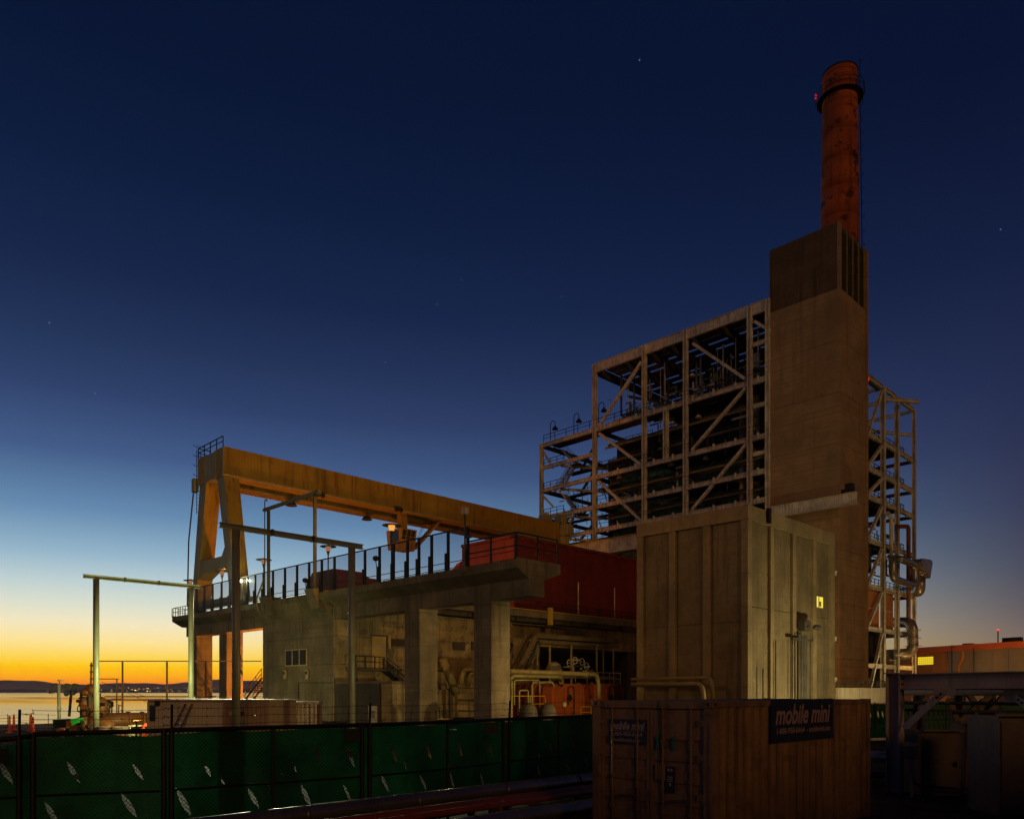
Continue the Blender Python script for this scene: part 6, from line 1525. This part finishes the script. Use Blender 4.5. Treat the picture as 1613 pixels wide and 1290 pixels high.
# small container next to the trailer
rc_ = thing('rusty_container', LD(470, 41), 'rust streaked white corrugated container right of the trailer', 'shipping container')
RA, RB = LD(441, 40.5), LD(502, 40.9); d2 = (RB-RA).normalized(); L2 = (RB-RA).length; n2_ = Vector((-d2.y, d2.x, 0)); n2_ = n2_ if n2_.dot(Vector((1,1,0))) > 0 else -n2_
ZC2 = EYE+(HOR-1104.5)*40.7/F
MB().bar(RA+n2_*3+Z3*ZC2/2, RB+n2_*3+Z3*ZC2/2, 5.8, ZC2-.02).build('body', M_RUSTW, rc_)
nn = 9
for k in range(nn):
    a = RA + d2*L2*(k+.12)/nn; b = RA + d2*L2*(k+.62)/nn
    MB().bar(a+Z3*ZC2*.5, b+Z3*ZC2*.5, .10, ZC2-.28).build('corrugation', M_RUSTW, rc_)
for z in (.06, ZC2-.07): MB().bar(RA+Z3*z, RB+Z3*z, .14, .13).build('rail', M_RUSTW, rc_)
for p in (RA, RB): MB().bar((p.x, p.y, .13), (p.x, p.y, ZC2-.14), .13).build('corner_post', M_RUSTPIPE, rc_)
for k in range(5): c = RA + d2*L2*(.30+.12*k) - n2_*.06; MB().bar(c+Z3*(ZC2-.45), c+d2*.12+Z3*(ZC2-.45), .02, .09).build('lettering', M_LINE if k < 2 else M_STEEL, rc_)
gs = LD(425, 39.5); 
MB().bar(gs+n2_*2+Z3*(ZC2*.5), RA-d2*.12+n2_*2+Z3*(ZC2*.5), 3.5, ZC2-.03).build('side_extension', M_PIPEY, rc_)

# stairs beyond the deck gap, left of block
se = thing('seaward_stair', PX(400, 1090, 44), 'small steel stair with handrails against the sunset left of block', 'stairs')
a = PX(386, 1102, 43.5); b = PX(412, 1068, 43.5)
mbx = MB()
for dx in (0, 1.0): mbx.bar(a+Vector((dx,0,0)), b+Vector((dx,0,0)), .08, .25)
for k in range(1, 10): c = a.lerp(b, k/10); mbx.box(c.x, c.x+1.0, c.y-.15, c.y+.15, c.z-.02, c.z+.03)
mbx.build('stair_flight', M_RAIL, se)
mbx = MB()
for dx in (0, 1.0):
    for hh in (.55, 1.1): mbx.bar(a+Vector((dx,0,hh)), b+Vector((dx,0,hh)), .06)
    for k in range(4): c = a.lerp(b, k/3)+Vector((dx,0,0)); mbx.bar(c, c+Z3*1.1, .06)
mbx.bar(a+Vector((0,0,1.1)), a+Vector((0,1.6,1.1)), .06); mbx.bar(a+Vector((0,0,.55)), a+Vector((0,1.6,.55)), .06); mbx.bar(a+Vector((0,1.6,1.1)), a+Vector((0,1.6,-1.5)), .06)
mbx.build('railing', M_RAIL, se)
MB().box(a.x, a.x+1.0, a.y, a.y+1.6, a.z-.1, a.z).build('landing', M_RAIL, se)
for c in (a, b): MB().bar((c.x+.5, c.y, 0), (c.x+.5, c.y, c.z-.1), .12).build('support', M_RAIL, se)

# thin pipe frame with a high line (behind goalpost)
tf = thing('pipe_gantry', PD(200, 1070, 55), 'thin rusty pipe line carried high on slender posts above the shore', 'pipe frame')
z = EYE+(HOR-1042)*56/F
MB().bar(PD(146, 1041, 56), PD(412, 1041, 58), .07).build('line', M_RUSTPIPE, tf)
MB().bar(PD(155, 1069, 57), PD(187, 1069, 57), .06).build('short_line', M_RUSTPIPE, tf)
for px_ in (193, 263, 324): MB().bar(LD(px_, 56.5), PD(px_, 1042, 56.5), .10).build('post', M_RUSTPIPE, tf)
MB().bar(LD(184, 57), PD(184, 1069, 57), .07).build('post', M_RUSTPIPE, tf)
lmb = MB(); lmb.bar(PD(143, 1079, 55), PD(144, 1043, 55), .1); lmb.build('riser', M_RUSTPIPE, tf)
for py_ in (1048, 1058, 1069, 1078): MB().bar(PD(142, py_, 55), PD(147, py_, 55), .12).build('rung', M_RUSTPIPE, tf)
for py_, pxe in ((1097, 340), (1102, 236)): MB().bar(PD(165, py_, 60), PD(pxe, py_, 60), .09).build('low_line', M_RUSTPIPE, tf)
gw = MB(); gw.bar(PD(160, 1074, 57), PD(232, 1098, 57), .025); gw.bar(PD(180, 1080, 57), PD(236, 1108, 57), .025); gw.build('guy_wire', M_BLACK, tf)
# platform ladder by machinery
pl_ = thing('tank_platform', PD(175, 1120, 54), 'thin rusty platform frame and ladder beside the valve assembly', 'platform')
mbx = MB()
for px_ in (176, 193): mbx.bar(LD(px_, 54), PD(px_, 1100, 54), .1)
mbx.bar(PD(176, 1101, 54), PD(194, 1101, 54), .1); mbx.bar(PD(186, 1125, 54), PD(193, 1125, 54), .07); mbx.bar(PD(187, 1140, 54), PD(187, 1109, 54), .07); mbx.bar(PD(187, 1111, 54), PD(193, 1111, 54), .07)
mbx.build('frame', M_RUSTPIPE, pl_)
mbx = MB()
for px_ in (167, 172): mbx.bar(PD(px_, 1128, 54), PD(px_, 1101, 54), .1)
for py_ in range(1103, 1127, 4): mbx.bar(PD(167, py_, 54), PD(172, py_, 54), .08)
mbx.build('ladder', M_BLACK, pl_)
MB().lathe(PD(172, 1108, 54)-Z3*.3, [(.1, 0), (.3, .1), (.3, .4), (.1, .5)], 8).build('fitting', M_BLACK, pl_)
# valve assembly (brown machinery)
va = thing('valve_assembly', LD(140, 50), 'brown piled valve and pipe machinery left of the bright post', 'machinery')
D0 = 51.5
def blob(px, py, r, m=M_RUSTPIPE, s=(1, 1, 1), nm='valve_body'):
    q = PD(px, py, D0); K = 8; pf_ = [(max(.02, r*math.sin(math.pi*i/K))*s[0], -r*math.cos(math.pi*i/K)*s[2]) for i in range(K+1)]
    MB().lathe(q, pf_, 14).build(nm, m, va, smooth=True)
blob(133, 1107, .33, s=(1, 1, 1.3)); blob(136, 1090, .3, s=(1.3, 1, .9)); blob(145, 1086, .36, s=(1, 1, 1)); blob(160, 1113, .45, s=(1, 1, 1.5)); blob(147, 1110, .35, s=(1,1,1.6)); blob(140, 1083, .25)
for px_, p0, p1, w in ((128, 1088, 1165, .09), (134, 1115, 1165, .26), (141, 1095, 1160, .16), (147, 1120, 1165, .3), (156, 1090, 1120, .12), (152, 1090, 1165, .12)):
    MB().tube([PD(px_, p0, D0), PD(px_, p1, D0)], w, 10).build('riser', M_RUSTPIPE if w > .1 else M_BLACK, va, smooth=True)
for px_, py_ in ((127, 1116), (134, 1123), (147, 1125), (158, 1128)):
    q = PD(px_, py_, D0-.4); MB().tube(arc(q, .22, 0, 2*math.pi, 10, (.7, -.7, 0), (0,0,1))[:-1], .035, 5, closed=True).build('handwheel', M_BLACK, va)
rr = random.Random(12)
for k in range(16):
    q = PD(rr.uniform(127, 165), rr.uniform(1086, 1150), D0+rr.uniform(-.5, .5)); d = rr.choice([Vector((.7,-.7,0)), Z3, Vector((.7,.7,0))]); L = rr.uniform(.2, .6)
    MB().tube([q-d*L, q+d*L], rr.uniform(.05, .17), 8).build('fitting', rr.choice([M_RUSTPIPE, M_BLACK, M_STEELD]), va)
bp = thing('shore_pipeline', LD(190, 52), 'fat brown pipeline running right from the valve assembly behind planters', 'pipeline')
a = PD(158, 1138, 52); b = PD(180, 1134, 52.3); c = PD(240, 1134, 54)
MB().tube(bend([a-Z3*1.2, a, b, c], .9), .52, 18).build('pipe', M_RUSTPIPE, bp, smooth=True)
for t_ in (.35, .72): q = b.lerp(c, t_); d = (c-b).normalized(); MB().tube([q-d*.08, q+d*.08], .60, 18).build('flange', M_RUSTPIPE, bp, smooth=True)
bp2 = thing('pipeline_elbow', LD(170, 48), 'short brown pipe elbow right of the bright goalpost post', 'pipe elbow')
MB().tube(bend([PD(154, 1140, 48), PD(171, 1141, 48), PD(172, 1160, 48)], .8), .42, 16).build('pipe', M_RUSTPIPE, bp2, smooth=True)
# planters
for k, (px0, px1, lab) in enumerate(((155, 175, 'left round stone planter tub on the yard'), (177, 202, 'right round stone planter tub on the yard'))):
    D_ = 46; q = LD((px0+px1)/2, D_); rt_ = (px1-px0)/2*D_/F; zt_ = EYE+(HOR-1144)*D_/F
    r = thing('planter_tub', (q.x, q.y, 0), lab, 'planter', 'round planter tubs')
    MB().lathe((q.x, q.y, 0), [(rt_*.78, 0), (rt_*.98, zt_*.92), (rt_*1.03, zt_*.95), (rt_*1.03, zt_), (rt_*.85, zt_), (rt_*.8, zt_-.1)], 20).build('tub', M_TUB, r, smooth=False)
    MB().lathe((q.x, q.y, zt_-.12), [(rt_*.8, 0), (rt_*.3, .06)], 14).build('soil', M_BLACK, r)
# white/orange barricade
bc = thing('white_barricade', LD(218, 47), 'white railed trailer frame with orange end beside office trailer', 'barricade')
for py_ in (1143, 1150, 1157): MB().bar(PD(203, py_, 47), PD(231, py_-.5, 47), .08, .1).build('rail', M_RUSTW, bc)
for px_ in (205, 215, 224): MB().bar(LD(px_, 47), PD(px_, 1142, 47), .08).build('leg', M_RUSTW, bc)
mbx = MB(); mbx.tube(bend([PD(231, 1139, 46.5), PD(225, 1146, 46.5), PD(228, 1150, 46.5), PD(226, 1156, 46.5), PD(232, 1160, 46.5)], .2), .09, 8); mbx.build('orange_hose', M_CONE, bc, smooth=True)
# lamp pole and floodlight tower
sl = thing('hook_lamp_pole', LD(93, 50), 'pole with hooked downlight and small white box on top at left shore', 'lamp post')
MB().tube([LD(93.5, 50), PD(92.5, 1078, 50)], .10, 10).build('pole', M_POST, sl, smooth=True)
c = PD(87.5, 1083, 50); MB().tube([PD(92.5, 1090, 50)] + [c + Vector((.5, -.5, 0)).normalized()*math.cos(t_)*.24 + Z3*math.sin(t_)*.26 for t_ in (math.pi*k/8 for k in range(9))] + [PD(81.5, 1088, 50)], .045, 8).build('hook', M_STEELD, sl, smooth=True)
q = PD(81, 1090, 50); MB().lathe(q-Z3*.08, [(.16, 0), (.1, .12), (.04, .2)], 10).build('shade', M_STEELD, sl)
q = PD(95.5, 1071.5, 50); MB().bar(q-Vector((.12, -.12, 0)), q+Vector((.12, -.12, 0)), .2, .10).build('white_box', M_RUSTW, sl)
MB().bar(PD(93, 1078, 50), PD(94, 1072, 50), .05).build('stem', M_STEELD, sl)
q = PD(93, 1115, 49.8); MB().bar(q-Vector((.12, -.12, 0)), q+Vector((.12, -.12, 0)), .03, .12).build('small_sign', M_RUSTW, sl)
lt = thing('light_tower', LD(112, 52), 'portable floodlight tower with four round unlit heads', 'light tower')
MB().tube([PD(109, 1128, 52), PD(112.5, 1086, 52)], .09, 8).build('mast', M_BLACK, lt)
MB().bar(PD(105, 1083, 52), PD(121, 1083, 52), .06).build('crossbar', M_STEELD, lt)
for px_, py_, s in ((107, 1080.5, 1), (119.5, 1080.5, 1), (106, 1092, .8), (117, 1091, .7)):
    q = PD(px_, py_, 52); MB().tube([q-Vector((.1, .1, .02)), q+Vector((.12, .12, .05))], [.22*s, .12*s], 14).build('lamp_head', M_STEELD, lt)
# generator
gn = thing('green_generator', LD(100, 50), 'dark green generator trailer with bright green end', 'generator')
MB().bar(PD(85, 1143, 50)+Vector((.4,.4,0)), PD(112, 1143, 50)+Vector((.4,.4,0)), 1.4, .85).build('housing', M_GREEN, gn)
MB().bar(PD(112.3, 1143, 50), PD(118, 1143, 50), 1.2, .7).build('front_panel', M_OBLD, gn)
MB().bar(PD(117.5, 1137, 49.2), PD(127, 1134, 49.2), .8, .42, .8, .30).build('bright_cowl', M_GREENB, gn)
for px_ in (91, 106): q = PD(px_, 1161, 49.4); MB().tube([q-Vector((.1,.1,0)), q+Vector((.1,.1,0))], .28, 14).build('wheel', M_BLACK, gn)
mbx = MB(); rr = random.Random(21)
mach = thing('pump_skid', LD(115, 48), 'cluttered low pump skid with orange and white fittings by the generator', 'pump')
for k in range(16):
    q = PD(rr.uniform(96, 150), rr.uniform(1150, 1164), rr.uniform(47.5, 49.5)); w = rr.uniform(.1, .3)
    MB().lathe(q, [(w*.6, -w*.7), (w, -w*.4), (w, w*.4), (w*.6, w*.7)], 10).build('fitting', rr.choice([M_BLACK, M_BLACK, M_RUSTPIPE, M_TUB, M_CONE]), mach)
MB().bar(PD(95, 1165, 48.5), PD(150, 1164, 48.5), 1.2, .12).build('skid_base', M_BLACK, mach)
# traffic delineators
cone = None
for k, (px_, py_, lab) in enumerate(((15, 1160, 'leftmost orange delineator post on the shore'), (22, 1156, 'second orange delineator post, just right of the leftmost'), (48, 1157, 'taller orange delineator behind the nearest one'), (52, 1163, 'nearest orange delineator post, partly behind the fence rail'))):
    D_ = 2.75*F/(py_-HOR) if False else F*2.75/max(55, (py_-HOR-6)); q = LD(px_, D_)
    if cone is None:
        cone = thing('traffic_delineator', (q.x, q.y, 0), lab, 'traffic cone', 'orange delineator posts')
        MB().lathe((q.x, q.y, 0), [(.24, 0), (.24, .06), (.10, .08), (.07, 1.0), (.05, 1.08)], 12).build('post', M_CONE, cone)
        MB().tube([(q.x, q.y, 1.08), (q.x, q.y, 1.16)], .07, 8).build('grip', M_CONE, cone)
    else: dup(cone, (q.x, q.y, 0), lab)
# low wire fence at the shore
sf = thing('shore_wire_fence', LD(30, 60), 'low wire fence on thin stakes along the shore', 'fence')
mbx = MB()
for h in (.55, 1.0):
    last = None
    for px_ in range(-80, 90, 12):
        q = LD(px_, 60)+Z3*(h+.05*math.sin(px_)); 
        if last is not None: mbx.bar(last, q, .02)
        last = q
mbx.build('wire', M_BLACK, sf)
for px_ in (-60, 12, 50, 76): MB().bar(LD(px_, 60), LD(px_, 60)+Z3*1.1, .04).build('stake', M_BLACK, sf)

# ================================================================== YARD LAMPS inferred from lit surfaces (unseen fixtures added on stands)
def added_yardlamp(loc, watt, col, label, aim=None, cone_=150, size=.2):
    x, y, z = loc
    r = thing('added_yard_floodlight', (x, y, 0), label, 'floodlight', None)
    MB().tube([(x, y, 0), (x, y, z-.15)], .05, 8).build('stand', M_STEELD, r)
    MB().box(x-.2, x+.2, y-.2, y+.2, z-.15, z-.08).build('housing', M_STEELD, r)
    lamp((x, y, z+.12), watt, col, size, aim, cone_, 'yard_floodlight_light')
YEL = (1.0, .80, .32); SOD = (1.0, .42, .08); GRN = (.95, 1.0, .45)
added_yardlamp((69.0, 22.5, 1.6), 4600, (1.0, .80, .36), 'added unseen floodlight behind the tan container facing the ribbed building', aim=(70, 33, 3.5), cone_=150)
added_yardlamp((47.0, 27.0, 1.8), 6500, (1, .68, .26), 'added unseen floodlight below the fence line facing the turbine block', aim=(51, 64, 5), cone_=74)
added_yardlamp((30.0, 70.0, 2.0), 750, (1.0, .88, .34), 'added unseen floodlight behind the rusty container facing the concrete block')
q = LD(272, 43.0); added_yardlamp((q.x, q.y, 2.0), 3600, (.95, 1.0, .40), 'added unseen floodlight behind the trailer lighting the goalpost', aim=tuple(LD(232, 49.5) + Z3*5.5), cone_=100)
q = LD(215, 42.5); added_yardlamp((q.x, q.y, 1.3), 260, SOD, 'added unseen sodium floodlight lighting the brown valve assembly')
added_yardlamp((47.5, 80.0, 2.0), 11000, (1.0, .30, .04), 'added unseen sodium floodlight below the deck behind the block')
added_yardlamp((88, 36.0, 1.2), 900, SOD, 'added unseen sodium floodlight at the tower foot behind the ribbed building')
added_yardlamp((136, 38.0, 1.3), 2800, (1.0, .72, .28), 'added unseen floodlight behind the pale plinth wall facing the boiler flank', aim=(132, 52, 10), cone_=150)
added_yardlamp((22.0, 25.5, 1.25), 260, YEL, 'low unseen floodlight added behind the middle of the green fence')  # added to brighten the ground seen through the slits
q = LD(1520, 134); added_yardlamp((q.x, q.y, 2.5), 5000, (1, .52, .14), 'added unseen sodium floodlight facing the long orange warehouse', aim=tuple(q + Vector((20, 8, 6))), cone_=160)
lamp(Vector((39.2, Yat(617, 39.6)-.5, 20.3)), 2400, SOD, .2, name='deck_lantern_light')
lamp(Vector((40.6, Yat(350, 39.6)-.3, 16.6)), 420, SOD, .2, name='deck_lantern_light')

# ================================================================== behind the camera: unseen wall added to shade the low foreground
bw = thing('shade_wall', (8, -9, 0), 'unseen grey wall added behind the camera to shade the foreground', 'wall')
for k in range(14): MB().box(-34+k*4.6+.01, -34+(k+1)*4.6-.01, -9.3, -9, 0, 5.2).build('wall_panel', M_CONCD, bw)  # panels of the added shade wall
